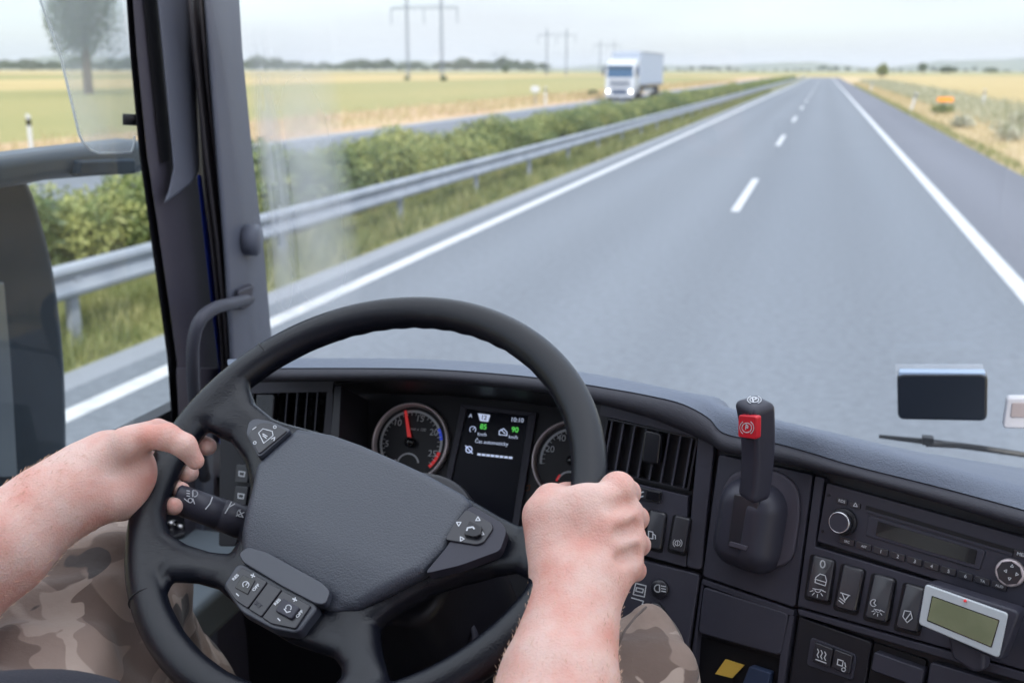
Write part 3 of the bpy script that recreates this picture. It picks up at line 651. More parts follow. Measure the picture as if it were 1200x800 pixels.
# ---- dashboard: padded top, edge band, panels
dash = empty('dashboard', (-.1, 1.3, 1.5), 'slate grey truck dashboard with padded top, vents and panels behind the steering wheel', 'dashboard')
def loft(name, rows, m, parent, k=6, sub=1, thick=0, **kw):
    rows = [catmull(r, k) for r in rows]; n = len(rows[0]); V = [p for r in rows for p in r]
    F = [(j*n+i, j*n+i+1, (j+1)*n+i+1, (j+1)*n+i) for j in range(len(rows)-1) for i in range(n-1)]
    o = link_mesh(name, V, F, m, parent, smooth=True, **kw)
    if thick: s = o.modifiers.new('thick', 'SOLIDIFY'); s.thickness = thick; s.offset = 1
    if sub: s = o.modifiers.new('sub', 'SUBSURF'); s.levels = s.render_levels = sub
    return o
# stations: pixel column, crown row, crown height; blue/band edge row; band bottom row
def dz(px, py, z): return (z-CH)/ray(px, py)[2]
ST = [(268, 420, 2.10, 432, 448), (330, 419, 2.102, 431, 447), (450, 419, 2.105, 431, 446), (520, 421, 2.106, 433, 448), (600, 426, 2.108, 439, 456), (660, 432, 2.110, 446, 464),
      (710, 440, 2.115, 454, 476), (760, 450, 2.120, 463, 490), (800, 459, 2.125, 473, 506), (830, 466, 2.128, 489, 520), (850, 474, 2.128, 508, 531), (905, 489, 2.128, 518, 541), (950, 500, 2.128, 530, 551), (1000, 512, 2.126, 545, 562),
      (1100, 540, 2.122, 570, 590), (1200, 565, 2.116, 597, 620), (1300, 590, 2.11, 625, 650), (1450, 630, 2.10, 668, 695)]
def face_depth(px, py):
    if px >= 836: return float((K.p(px, py)-EYE)@W_)
    if px >= 700: return float((VP_.p(px, py)-EYE)@W_)
    t = min(1, (700-px)/90); return float((VP_.p(700, py)-EYE)@W_)*(1-t)+(1.16+.0002*(700-px))*t if px > 610 else 1.16+.00030*(610-px)+.018
rowB0, rowA, rowA2, rowM, rowE, rowC, rowC2 = [], [], [], [], [], [], []
for px, yc, zc, yb, ye in ST:
    c = at(px, yc, dz(px, yc, zc)); d2 = face_depth(px, ye)-.014; b = at(px, ye, d2); e = at(px, yb, max(d2+.004, d2*.985+.012)); 
    wy = 1.64-.10*((c[0]-.3)/1.2)**4
    t = (wy-c[1])
    far = np.array([c[0]*(1+.12*(1 if c[0] > 0 else 1)), wy, 1.885 if px > 840 else 1.93])
    rowB0.append(far+np.array([0, .02, -.01])); rowM.append(c*.45+far*.55+np.array([0, 0, .012])); rowA2.append(c*.86+far*.14+np.array([0, 0, .004])); rowA.append(c)
    rowE.append(e); rowC.append(b); rowC2.append(b+np.array([0, .022, -.008]))
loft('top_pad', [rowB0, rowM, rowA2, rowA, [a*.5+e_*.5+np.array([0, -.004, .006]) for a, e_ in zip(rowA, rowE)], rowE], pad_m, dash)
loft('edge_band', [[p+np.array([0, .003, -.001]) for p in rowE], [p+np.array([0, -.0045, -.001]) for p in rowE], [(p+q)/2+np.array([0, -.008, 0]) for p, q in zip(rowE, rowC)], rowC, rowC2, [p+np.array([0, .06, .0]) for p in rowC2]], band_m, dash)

def panel(name, pl, px, m=plastic, lo=-.012, hi=0, r=.004, bevel=.0015, **k): return plate(name, pl, px, lo, hi, m, dash, r, bevel, **k)
# dark carcass behind the panels (gaps read as seams)
mb = MB()
mb.prism([K.p(*q, -.010) for q in ((838, 500), (1460, 660), (1460, 1000), (760, 900))], -K.n*.10)
mb.build('carcass', plastic_d, dash)
mb = MB(); mb.prism([VP_.p(*q, -.014) for q in ((698, 470), (840, 505), (812, 900), (670, 860))], -VP_.n*.02); mb.build('carcass', plastic_d, dash)
# vent and switch panel (right of the instruments); frame pieces round the vent opening
VO = [(711, 489), (818, 513), (807, 575), (700, 551)]
panel('face_panel', VP_, [(704, 478), (838, 517), (837, 531), (832, 572), (704, 545), (704, 549), (831, 576), (822, 668), (680, 632)][0:0] or [(818, 509), (837, 521), (822, 668), (804, 664)])
panel('face_panel', VP_, [(700, 556), (806, 581), (803.6, 664), (680, 630)], r=.001)
panel('face_panel', VP_, [(704, 474), (820, 500), (836, 518), (817, 512.5), (703, 486)], r=.001)
# lower panels
panel('lower_panel', VP_, [(690, 641), (820, 673), (800, 800), (795, 860), (665, 830)], r=.004, lo=-.012)
panel('face_panel', K, [(842, 532), (952, 556), (931, 712), (823, 675)])
panel('face_panel', K, [(955, 557), (966, 560), (955, 640), (1230, 722), (1500, 800), (1490, 870), (1175, 778), (934, 710)], r=.002)
panel('pocket_cover', K, [(824, 687), (924, 719), (914, 768), (818, 741)], hi=.001, r=.005)
panel('face_panel', K, [(823, 678), (931, 715), (929, 722), (822, 684)], r=.001)
panel('face_panel', K, [(822, 684), (824, 686), (817, 742), (813, 800), (806, 830), (802, 830)], r=.0005)
panel('face_panel', K, [(925, 721), (930, 722), (918, 800), (912, 850), (906, 850), (914, 770)], r=.0005)
panel('lower_panel', K, [(936, 722), (1022, 752), (1008, 830), (1003, 870), (917, 850), (926, 790)], m=plastic_d, hi=-.002)
panel('face_panel', K, [(934, 713), (1176, 781), (1490, 873), (1488, 880), (1170, 790), (936, 720)], hi=.0015, r=.002)
# open pocket with card
mb = MB(); mb.prism([K.p(*q, -.009) for q in ((822, 745), (914, 771), (906, 830), (815, 800))], -K.n*.0005); mb.build('pocket', black, dash)
yc = empty('paper_card', K.p(850, 790), 'yellow card lying in the open dashboard pocket', 'card'); plate('card', K, [(850, 772), (872, 779), (858, 794), (838, 789)], -.0085, -.007, yellow_m, yc, .0005, 0)
dk = empty('tool_case', K.p(880, 800), 'dark blue box lying beside the yellow card in the pocket', 'box'); plate('body', K, [(878, 780), (902, 788), (896, 830), (864, 815)], -.0085, .002, mat('dark blue cover', (.03, .045, .09), .5), dk, .002, .001)
# drawer right of the two small buttons
plate('drawer', K, [(1024, 763), (1083, 784), (1078, 806), (1020, 785)], -.01, .004, plastic, dash, .003, .0015)
plate('drawer_well', K, [(1024, 752), (1086, 773), (1072, 850), (1012, 830)], -.012, -.006, black, dash, .003, .0005)
plate('lower_panel', K, [(1090, 775), (1200, 808), (1190, 870), (1078, 850)], -.012, .001, plastic, dash, .004, .0015)

# ---- air vents
def vent(name, pl, quad, cols, rows_, knob, label, frame_m=plastic):
    v = empty(name, pl.p(*quad[2]), None, None); v.parent = None
    e = v; e.parent = dash; e.location = (Vector(pl.p(*quad[2]))-Vector(wpos(dash))).to_tuple(); e['label'] = label
    q = [np.array(p, float) for p in quad]
    L_ = lambda s, t: tuple((q[0]*(1-s)+q[1]*s)*(1-t)+(q[3]*(1-s)+q[2]*s)*t)
    mb = MB(); mb.prism([pl.p(*p, -.045) for p in q], -pl.n*.004); mb.build('duct', black, e)
    mb = MB()      # inner walls
    for a, b in ((0, 1), (1, 2), (2, 3), (3, 0)):
        A, B = pl.p(*q[a], -.001), pl.p(*q[b], -.001); d = (B-A)/np.linalg.norm(B-A); o = np.cross(d, pl.n); mb.prism([A+o*.002, B+o*.002, B-o*.0, A-o*.0], -pl.n*.046)
    mb.build('housing', plastic_d, e)
    mb = MB()
    for j in range(1, rows_):
        t = j/rows_; A, B = pl.p(*L_(0, t), -.020), pl.p(*L_(1, t), -.020); mb.prism([A, B, B-pl.v*.0016, A-pl.v*.0016], -pl.n*.018)
    mb.build('rear_slats', plastic_d, e)
    for i in range(cols):
        s = (i+.5)/cols; A, B = pl.p(*L_(s, 0), -.002), pl.p(*L_(s, 1), -.002)
        w = .0011; dirn = -pl.n*.94-pl.u*.25
        mb = MB(); mb.prism([A-pl.u*w, A+pl.u*w, B+pl.u*w, B-pl.u*w], dirn*.016); mb.build('slat', plastic, e, bevel=.0005)
    if knob: plate('knob', pl, knob, -.006, .008, gloss, e, .004, .002)
    return e
vent('air_vent', VP_, VO, 8, 7, [(755, 503), (775, 508), (771, 545), (751, 541)], 'air vent with vertical slats and a black knob right of the speedometer')
vent('air_vent', LV, [(296, 459), (390, 456), (386, 512), (290, 520)], 8, 6, [(300, 462), (322, 461), (320, 500), (298, 501)], 'air vent with vertical slats left of the rev counter')
panel('vent_surround', LV, [(384, 452), (391, 452), (388, 530), (377, 530)], r=.001, hi=.002); panel('vent_surround', LV, [(258, 440), (392, 438), (390, 459), (258, 462)], r=.001, hi=.003)
panel('face_panel', LV, [(258, 452), (296, 452), (288, 600), (276, 640), (256, 640)], lo=-.02, m=plastic_d); panel('face_panel', LV, [(290, 518), (392, 512), (380, 640), (280, 650)], lo=-.02, m=plastic_d)

# ---- instrument hood and cluster
mb = MB()
hood_f = [at(px, ye, face_depth(px, ye)+.012) for px, _, _, _, ye in ST if 390 <= px <= 712]
hood_f = [at(392, 449, 1.26)]+hood_f
hb = [CL.p(px, py, .004) for px, py in ((395, 462), (450, 461), (520, 463), (600, 470), (660, 478), (706, 487))]
n = len(hb); V = hood_f[:n]+hb; F = [(i, i+1, n+i+1, n+i) for i in range(n-1)]
link_mesh('hood_underside', V, F, plastic_d, dash, smooth=False)
plate('hood_side', CL, [(392, 452), (400, 452), (392, 620), (380, 620)], -.01, .09, plastic_d, dash, .001, .001)
mb = MB(); mb.prism([CL.p(*q, -.03) for q in ((380, 432), (712, 448), (706, 740), (350, 700))], -CL.n*.01); mb.build('recess_back', plastic_d, dash)
clu = empty('instrument_cluster', CL.p(600, 600), 'dark instrument cluster with two round dials and a tall centre display', 'instruments')
plate('panel', CL, [(384, 436), (712, 452), (700, 730), (360, 690)], -.02, 0, dial_m, clu, .01, .002)
def gauge(cx, cy, rpx, label, numbers, segs, needle, small):
    c = CL.p(cx, cy); rr = .5*(np.linalg.norm(CL.p(cx+rpx, cy)-CL.p(cx-rpx, cy)))
    g = empty('gauge', c, None); g.parent = clu; g.location = (Vector(c)-Vector(wpos(clu))).to_tuple(); g['label'] = label
    mb = MB(); mb.lathe(c, CL.n, [(rr, .0), (rr, .008), (rr*.975, .011), (rr*.93, .009), (rr*.90, .002), (rr*.90, .0)], 64); mb.build('bezel', silver, g, smooth=True)
    mb = MB(); mb.lathe(c, CL.n, [(rr*.905, .0005), (rr*.905, .0022), (.0001, .0023)], 64); mb.build('dial', dial_m, g)
    P = lambda a, r, off=.003: c+CL.u*(r*rr*math.sin(R(a)))+CL.v*(r*rr*math.cos(R(a)))+CL.n*off
    for a0, a1, m, w0 in segs:
        mb = MB(); k = max(2, int(abs(a1-a0)/4)); 
        for i in range(k):
            b0, b1 = a0+(a1-a0)*i/k, a0+(a1-a0)*(i+1)/k; mb.prism([P(b0, .82), P(b0, .82-w0), P(b1, .82-w0), P(b1, .82)], -CL.n*.0003)
        mb.build('scale_arc', m, g)
    mb = MB(); a = segs[0][0]
    while a <= segs[-1][1]+.1:
        mb.prism([P(a-.6, .80, .0032), P(a-.6, .69, .0032), P(a+.6, .69, .0032), P(a+.6, .80, .0032)], -CL.n*.0003); a += 9
    mb.build('tick_marks', white_i, g)
    for a, s in numbers:
        q = P(a, .635); o = text(s, CL, 0, 0, rr*.165, 0, white_i, g, 'number')
        base = CL.p(0, 0, 0); off = q-base; me = o.data
        for v in me.vertices: v.co = v.co+Vector(off)
    nd = MB(); nd.prism([P(needle-90, .035, .0065), P(needle, .86, .0065), P(needle+90, .035, .0065)], -CL.n*.001) if False else nd.prism([c+CL.n*.0065+P(needle-90, .05, 0)-c, P(needle-2.2, .82, .0065), P(needle+2.2, .82, .0065), c+CL.n*.0065+P(needle+90, .05, 0)-c], -CL.n*.001)
    nd.build('needle', red_i, g)
    mb = MB(); mb.lathe(c, CL.n, [(rr*.13, .004), (rr*.12, .011), (rr*.06, .013), (.0001, .013)], 24); mb.build('needle_cap', gloss, g, smooth=True)
    for i, (a, r_, rad, a0, a1, mm) in enumerate(small):
        cc = P(a, r_, 0); mb = MB()
        for i in range(24):
            b0, b1 = R(a0+(a1-a0)*i/24), R(a0+(a1-a0)*(i+1)/24); f = lambda b, q: cc+CL.u*(q*rr*math.sin(b))+CL.v*(q*rr*math.cos(b))+CL.n*.003
            mb.prism([f(b0, rad), f(b0, rad*.86), f(b1, rad*.86), f(b1, rad)], -CL.n*.0003)
        mb.build('small_scale', mm, g)
    return g, P, rr
g1, P1, rr1 = gauge(482.5, 519, 44.6, 'rev counter dial with red needle between ten and fifteen', [(-98, '5'), (-43, '10'), (13, '15'), (61, '20'), (110, '25'), (-148, '0')],
      [(-160, 58, white_i, .06), (58, 80, blue_i, .07), (80, 102, white_i, .06), (102, 134, red_i, .08), ], -18, [(180, .55, .30, -75, 75, white_i)])
text('min x 100', CL, 490, 503, rr1*.075, .0035, white_i, g1)
g2, P2, rr2 = gauge(671, 540.5, 46.8, 'speedometer dial partly hidden behind the wheel rim and right hand', [(-68, '20'), (-32, '40'), (0, '60'), (32, '80'), (62, '100'), (95, '120')],
      [(-100, 120, white_i, .06)], 48, [(180, .58, .34, -70, 70, white_i), (180, .58, .36, -80, -50, red_i)])
text('km/h', CL, 688, 526, rr2*.085, .0035, white_i, g2)
# centre display
ds = empty('display', CL.p(575, 600), None); ds.parent = clu; ds.location = (Vector(CL.p(575, 600))-Vector(wpos(clu))).to_tuple(); ds['label'] = 'tall colour display between the two dials'
def frame(name, pl, outer, inner, lo, hi, m, parent, **k):
    mb = MB()
    for i in range(4):
        j = (i+1) % 4; mb.prism([pl.p(*outer[i], hi), pl.p(*inner[i], hi), pl.p(*inner[j], hi), pl.p(*outer[j], hi)], pl.n*(lo-hi))
    return mb.build(name, m, parent, **k)
DO = [(540, 473), (629, 483), (604, 640), (508, 627)]; DI = [(546.5, 479), (619, 487), (597, 633), (516, 620)]
frame('frame', CL, DO, DI, 0, .006, plastic, ds, bevel=.001); plate('screen', CL, DI, 0, .002, screen_m, ds, .0005, 0)
text('A', CL, 551.5, 487, .0048, .0023, ghost_i, ds)
plate('gear_badge', CL, [(560, 484), (574.5, 486), (572, 494), (562.5, 493)], .002, .0024, ghost_i, ds, .0008, 0)
text('12', CL, 567, 489.2, .0055, .0026, screen_m, ds, bold=.00012)
text('10:10', CL, 606, 492, .0055, .0023, ghost_i, ds)
text('85', CL, 566.5, 500, .0065, .0023, green_i, ds, bold=.0001); text('90', CL, 603.5, 503.5, .0065, .0023, green_i, ds, bold=.0001)
text('km/h', CL, 565, 508.7, .0042, .0023, ghost_i, ds); text('km/h', CL, 601.5, 512, .0042, .0023, ghost_i, ds)
text('Čas automaticky', CL, 576, 518.5, .0046, .0023, ghost_i, ds)
strokes('symbol', CL, [arc(554, 503, 3.6, -50, 230), [(554, 503), (557, 500.5)]], .0007, .0024, ghost_i, ds)
strokes('symbol', CL, [[(585, 509), (585, 505), (590, 502), (594, 506), (594, 510), (585, 509)], [(587, 503), (592, 508)]], .0010, .0024, ghost_i, ds)
strokes('symbol', CL, [arc(549.5, 526.5, 3.6, 0, 360), [(545.5, 522), (549.5, 526.5), (553.5, 531)]], .0012, .0024, ghost_i, ds)
mb = MB()
for i in range(8):
    x0 = 559.5+5.25*i; y0 = 530.6+.56*i; mb.prism([CL.p(x0, y0, .0024), CL.p(x0-.4, y0+2.6, .0024), CL.p(x0+4, y0+3, .0024), CL.p(x0+4.4, y0+.45, .0024)], -CL.n*.0002)
mb.build('level_bar', ghost_i, ds)
for q in ([(529, 551), (535, 552), (534, 557), (528, 556)], [(614, 570), (621, 568), (620, 574), (613, 575)]): strokes('warning_symbol', CL, [q+[q[0]]], .0012, .001, orange_i, clu)

# ---- rocker switches
def rocker(pl, q, label, sym, tilt=1, led=True):
    """q: four corners TL TR BR BL of the key in the photograph"""
    q = [np.array(p, float) for p in q]; c = sum(q)/4
    e = empty('rocker_switch', pl.p(*c), None); e.parent = dash; e.location = (Vector(pl.p(*c))-Vector(wpos(dash))).to_tuple(); e['label'] = label
    big = [tuple(c+(p-c)*np.array([1.22, 1.12])+np.array([0, 1.5])) for p in q]
    plate('well', pl, big, -.004, .0006, black, e, .004, .0004)
    o = [pl.uv(*p, .005) for p in q]; o = rounded(o, .0035, 4); mb = MB()
    ctr = sum(o)/len(o); hmax = max(abs(p[1]-ctr[1]) for p in o)
    # rocked key: upper part low, lower part proud, slightly dished
    top = []; 
    for p in o:
        t = (p[1]-ctr[1])/hmax; top.append((p, .0045-.0022*t*tilt+.0012*t*t))
    n = len(top); ins = [(ctr+(p-ctr)*np.array([.86, .93]), h+.0008) for p, h in top]
    V = [pl.w(p[0], p[1], -.002) for p, h in top]+[pl.w(p[0], p[1], h-.0006) for p, h in top]+[pl.w(p[0], p[1], h) for p, h in ins]
    F = [(i, (i+1) % n, n+(i+1) % n, n+i) for i in range(n)]+[(n+i, n+(i+1) % n, 2*n+(i+1) % n, 2*n+i) for i in range(n)]
    F.append(tuple(2*n+i for i in range(n))); mb.add(V, F); mb.build('key', gloss if not tilt else plastic_s2, e, bevel=.0006)
    for ln, wd in sym: strokes('symbol', pl, ln, wd*.8, .0094, white_i, e)
    return e
lampbulb = lambda x, y, s=1: [arc(x, y, 3.6*s, 180, 360), [(x-6*s, y-.8), (x+6*s, y+1.2)]]
rays = lambda x, y, s=1: [[(x+6*s*math.cos(R(a)), y+6*s*math.sin(R(a))), (x+9.5*s*math.cos(R(a)), y+9.5*s*math.sin(R(a)))] for a in (20, 55, 95, 135, 165)]
R1 = rocker(K, [(951.5, 650), (977, 657), (971, 705), (945, 698)], 'light switch marked with 0, a cab and a lamp', [([arc(964, 660.5, 2.6, 0, 360, ry=4.2)], .0014), ([[(955, 682), (956, 676), (961, 672), (967, 674), (968.5, 680), (967, 686), (955, 682)], [(955, 678), (968, 682)]], .0009), (lampbulb(958.5, 690)+rays(958.5, 690), .0009)])
R2 = rocker(K, [(987, 661), (1012, 668), (1003, 717), (979, 710)], 'reading lamp switch, second from left under the radio', [([[(985, 694), (996, 697.5)], [(987, 695), (990, 703), (995, 697)], [(984, 700), (990, 705)], [(983, 703), (988, 707)]], .0010)])
R3 = rocker(K, [(1023, 672), (1048, 679), (1040, 729), (1014, 722)], 'night lamp switch with a moon, third from left under the radio', [([arc(1024, 706, 4, 60, 290), [(1026, 703), (1024, 706), (1026.5, 709)]], .0010), (lampbulb(1029, 714, .8)+rays(1029, 714, .8), .0008)])
R4 = rocker(K, [(1060, 683), (1083, 690), (1076, 741), (1050, 734)], 'switch half hidden behind the small display, fourth under the radio', [([[(1058, 722), (1060, 715), (1067, 716), (1069, 724), (1063, 729), (1058, 722)], [(1061, 726), (1067, 718)]], .0010)])
rocker(VP_, [(761, 597), (780, 602), (775, 644), (755, 639)], 'small switch with a fuel pump symbol below the right vent', [([[(760, 630), (760, 622), (765, 623), (765, 631), (760, 630)], [(765, 625), (768, 627), (768, 631)]], .0012)])
rocker(VP_, [(790, 603), (809, 608), (803, 648), (784, 643)], 'small switch with a brake symbol right of the fuel pump switch', [([arc(794, 636, 3, 0, 360), arc(794, 636, 5.2, 130, 230), arc(794, 636, 5.2, -50, 50), [(794, 634), (794, 638)]], .0009)])
rocker(VP_, [(733, 592), (751, 596), (747, 634), (728, 630)], 'switch mostly hidden by the right fist', [], led=False)
plate('slide_control', VP_, [(746, 570), (776, 576), (773, 590), (743, 584)], -.004, .003, plastic_s2, dash, .002, .0008); plate('slide_knob', VP_, [(758, 573.5), (774, 577), (772, 588), (756, 584)], 0, .007, gloss, dash, .0015, .0008)
strokes('symbol', VP_, [[(746, 575), (749, 574), (751, 577), (754, 576)], [(745.5, 580), (748.5, 579), (750.5, 582), (753.5, 581)]], .0012, .0034, white_i, dash)
# fog lamp button and load symbol on the lower panel
mb = MB(); mb.lathe(VP_.p(774, 689), VP_.n, [(.0095, 0), (.0095, .0035), (.008, .005), (.0001, .0045)], 32); b = mb.build('round_button', plastic_s2, dash, smooth=True)
strokes('symbol', VP_, [arc(771, 689, 4.2, 60, 300)+[(772.8, 685.2)], [(775, 686), (780, 687)], [(775, 689), (780, 690)], [(775, 692), (780, 693)]], .0009, .0054, white_i, dash)
mb = MB(); mb.lathe(VP_.p(769, 716), VP_.n, [(.0095, 0), (.0095, .0035), (.008, .005), (.0001, .0045)], 32); mb.build('round_button', plastic_s2, dash, smooth=True)
strokes('symbol', VP_, [[(745, 683), (757, 686), (755, 699), (742, 696), (745, 683)], [(746, 688), (754, 690), (753, 694), (745, 692), (746, 688)], [(740, 700), (754, 704), (752, 709)]], .0011, .0006, white_i, dash)
for q, ln in (([(955, 752), (976, 760), (972, 782), (951, 774)], [[(958+4.2*i, 760+1.6*i), (959.5+4.2*i, 763+1.6*i), (957.5+4.2*i, 767+1.6*i), (959+4.2*i, 770+1.6*i)] for i in range(3)]+[[(956, 772), (968, 776.5)]]),
              ([(978, 760), (999, 768), (995, 790), (974, 782)], [[(982, 772), (988, 774), (987, 780), (981, 778), (982, 772)], arc(988.5, 784, 2.2, 0, 360), [(990, 776), (991, 781)]])):
    plate('push_button', K, q, -.006, .003, plastic_s2, dash, .0015, .0012); strokes('symbol', K, ln, .0009, .0034, white_i, dash)
plate('button_surround', K, [(950, 746), (1004, 767), (999, 797), (945, 779)], -.004, -.0008, plastic, dash, .004, .0008)
plate('small_switch', LV, [(277, 544), (292, 545), (290, 566), (275, 565)], -.01, .006, plastic_s2, dash, .002, .001); plate('small_switch', LV, [(276, 569), (291, 570), (288, 592), (273, 591)], -.01, .006, plastic_s2, dash, .002, .001)
strokes('symbol', LV, [[(280, 552), (287, 553), (286, 558), (280, 557), (280, 552)], [(279, 578), (286, 579), (285, 584), (279, 583), (279, 578)]], .0015, .0065, white_i, dash)

# ---- radio
ra = empty('radio', K.p(1080, 690), 'dark grey truck radio with a knob, disc slot and black display', 'radio')
RQ = [(969, 565.5), (1220, 634.5), (1220, 716.5), (957.5, 635.5)]
plate('face', K, [(969, 565.5), (1232, 638.5), (1220, 718), (957.5, 634)], -.01, .0015, plastic_s, ra, .0015, .0008)
plate('disc_slot', K, [(1015, 592), (1188, 643), (1187, 648), (1014, 597)], .0012, .0021, black, ra, .0004, 0)
plate('slot_flap', K, [(1015, 597), (1187, 648), (1186, 651), (1014.5, 600)], .001, .003, plastic_s, ra, .0004, .0004)
plate('display_bezel', K, [(1018, 604), (1155, 645), (1148, 668), (1014, 627)], .001, .0028, plastic_s, ra, .002, .0008)
plate('display', K, [(1029, 610.5), (1145, 644.5), (1142, 661), (1026, 627)], .002, .0032, gloss, ra, .0004, 0)
mb = MB(); c = K.p(990, 610.5); mb.lathe(c, K.n, [(.0128, .0), (.0125, .004), (.0112, .005)], 40); mb.build('knob_seat', plastic_d, ra, smooth=True)
mb = MB(); mb.lathe(c-K.n*.0, K.n, [(.0102, .004), (.0102, .013), (.0092, .0145), (.0086, .0140), (.0086, .0135)], 40); kn = mb.build('knob', chrome, ra, smooth=True)
mb = MB(); mb.lathe(c, K.n, [(.0087, .013), (.0087, .0142), (.0001, .0142)], 40); mb.build('knob_face', plastic_s, ra)
mb = MB(); c = K.p(1185, 670); mb.lathe(c, K.n, [(.0118, .001), (.0118, .004), (.0108, .0055), (.0102, .0056)], 24, ); mb.build('pad_ring', silver, ra, smooth=True)
mb = MB(); mb.lathe(c, K.n, [(.0101, .005), (.0101, .0058), (.0001, .0062)], 8); mb.build('direction_pad', plastic_s2, ra)
tri = lambda x, y, s, a: [[(x+s*math.cos(R(a+120*i)), y-s*math.sin(R(a+120*i))) for i in (0, 1, 2, 0)]]
strokes('symbol', K, tri(1186, 663, 2, 80)+tri(1183, 677.5, 2, 260)+tri(1191.5, 672.5, 2, -10)+tri(1178.5, 668.5, 2, 170), .0005, .0066, white_i, ra)
lab = ['SRC', 'AST', '1', '2', '3', '4', '5', '6', 'TA', 'AUD']
for i in range(10):
    x, y = 992.5+19.6*i+(.25*i), 634+5.72*i+.06*i
    plate('button', K, [(x-8.3, y-6), (x+8.7, y-1.2), (x+7.6, y+6.3), (x-9.3, y+1.5)], .001, .0034, plastic_s2, ra, .0006, .0005)
    text(lab[i], K, x, y+.4, .0022 if len(lab[i]) > 1 else .0032, .0036, white_i, ra)
for i, (x, y, s) in enumerate(((986.5, 587, 'RDS'), (1002, 591.5, ''))):
    plate('button', K, [(x-6, y-4.6), (x+6.3, y-1.2), (x+5.4, y+4.8), (x-6.8, y+1.4)], .001, .0032, plastic_s2, ra, .0006, .0005)
    if s: text(s, K, x, y, .0027, .0034, white_i, ra)
strokes('symbol', K, [[(1000, 592.5), (1002.5, 588.8), (1004.6, 593.4), (1000, 592.5)]], .0007, .0034, white_i, ra)
plate('button', K, [(1189, 643), (1212, 649.5), (1210, 658), (1187, 651)], .001, .0034, plastic_s2, ra, .0006, .0005); text('MENU', K, 1200, 650.5, .0030, .0036, white_i, ra)
for x, y in ((972, 580), (965, 622)):
    mb = MB(); mb.lathe(K.p(x, y), K.n, [(.0014, .0012), (.0014, .0022), (.0001, .0022)], 12); mb.build('screw_hole', black, ra)

# ---- small toll display in front of the console
ld = empty('small_display', K.p(1120, 760), 'small liquid crystal display in a light grey frame, mounted below the radio', 'display unit')
plate('housing', K, [(1084, 681), (1196, 716), (1172, 777), (1072, 728)], .018, .040, plastic_s, ld, .006, .003)
plate('frame', K, [(1084, 684), (1181, 718.5), (1170, 771), (1076, 731)], .039, .0425, lcd_f, ld, .003, .0012)
plate('screen', K, [(1093, 699), (1170, 727), (1161, 757), (1087, 726)], .042, .0432, lcd_m, ld, .0006, 0)
plate('screen_edge', K, [(1092, 697.5), (1171.5, 726), (1162, 758.5), (1086, 727)], .0422, .0428, gloss, ld, .0008, 0)
mb = MB(); mb.prism([K.p(*q, .019) for q in ((1108, 742), (1154, 762), (1154, 786), (1140, 788), (1115, 772))], -K.n*.018); mb.build('mount', plastic, ld, bevel=.004)
mb = MB(); mb.lathe(K.p(1131, 703.5, .043), K.n, [(.0012, -.001), (.0010, .0012), (.0001, .0014)], 10); mb.build('indicator', red_i, ld)

# ---- parking brake: surround, gaiter, lever
pb = empty('parking_brake', K.p(885, 640), 'upright black parking brake lever with red button on a domed base', 'lever')
plate('surround', K, [(856, 552), (905, 548), (934, 566), (938, 600), (929, 655), (914, 665), (888, 664), (842, 648), (835, 632), (840, 585)], -.002, .0035, trim_p, pb, .014, .003)
dc = K.p(882, 615)
def fn(p):
    q = p-dc.astype(np.float32); x, y, z = q@K.u.astype(np.float32), q@K.v.astype(np.float32), q@K.n.astype(np.float32)
    ex = np.maximum(np.abs(x)-.012, 0); ey = np.maximum(np.abs(y+.0)-.018, 0)
    d = (np.sqrt((ex/.024)**2+(ey/.027)**2+(np.maximum(z+.004, 0)/.034)**2)-1)*.024
    tr = smax(np.abs(x+.008)-.0125, .0285-z, .002)      # running track for the lever
    d = smax(d, -smax(tr, -(z-.004), .002), .002)
    return smax(d, -z-.004, .002)
Vd, Fd = sdf_mesh(fn, dc-.075, dc+.075, .0011); quad_obj('base_dome', Vd, Fd, plastic_s, pb)
plate('track', K, [(860, 578), (890, 584), (879, 647), (852, 640)], .018, .0292, plastic_s2, pb, .002, .002)
plate('end_stop', K, [(855, 634), (876, 640), (874, 645), (853, 639)], .028, .0312, trim_p, pb, .001, .0008)
# lever: rounded-square bar in its own frame, leaning with the photo
l0, l1 = at(884, 578, .985), at(884, 476, .955)
A3 = (l1-l0)/np.linalg.norm(l1-l0); vw = ray(884, 530); vw = vw/np.linalg.norm(vw); S3 = np.cross(A3, vw); S3 /= np.linalg.norm(S3); T3 = np.cross(A3, S3)
a45 = R(38); X3 = S3*math.cos(a45)+T3*math.sin(a45); Y3 = -S3*math.sin(a45)+T3*math.cos(a45); LL = np.linalg.norm(l1-l0)
X3, Y3, A3f = X3.astype(np.float32), Y3.astype(np.float32), A3.astype(np.float32)
def fn(p):
    q = p-l0.astype(np.float32); t = q@A3f; x, y = q@X3, q@Y3; s = np.clip(t/LL, 0, 1); hw = .0110+.0022*s**2; bend = .004*np.sin(s*3.0)
    dx, dy = np.abs(x+bend)-hw+.005, np.abs(y)-hw-.001+.005; dzz = np.abs(t-LL*.5)-LL*.56+.009
    d = np.sqrt(np.maximum(dx, 0)**2+np.maximum(dy, 0)**2)+np.minimum(np.maximum(dx, dy), 0)-.005
    d = smax(d, dzz-.009, .008); return d
Vd, Fd = sdf_mesh(fn, np.minimum(l0, l1)-.035, np.maximum(l0, l1)+.035, .001); quad_obj('grip', Vd, Fd, plastic_s, pb)
class Fr:     # free frame for lettering on the lever
    pass
def plane_at(px, py, d, u, n):
    f = Plane(px, py, d, 0, 0); n = n/np.linalg.norm(n); u = u-n*(u@n); u /= np.linalg.norm(u); f.n, f.u = n, u; f.v = np.cross(n, u); return f
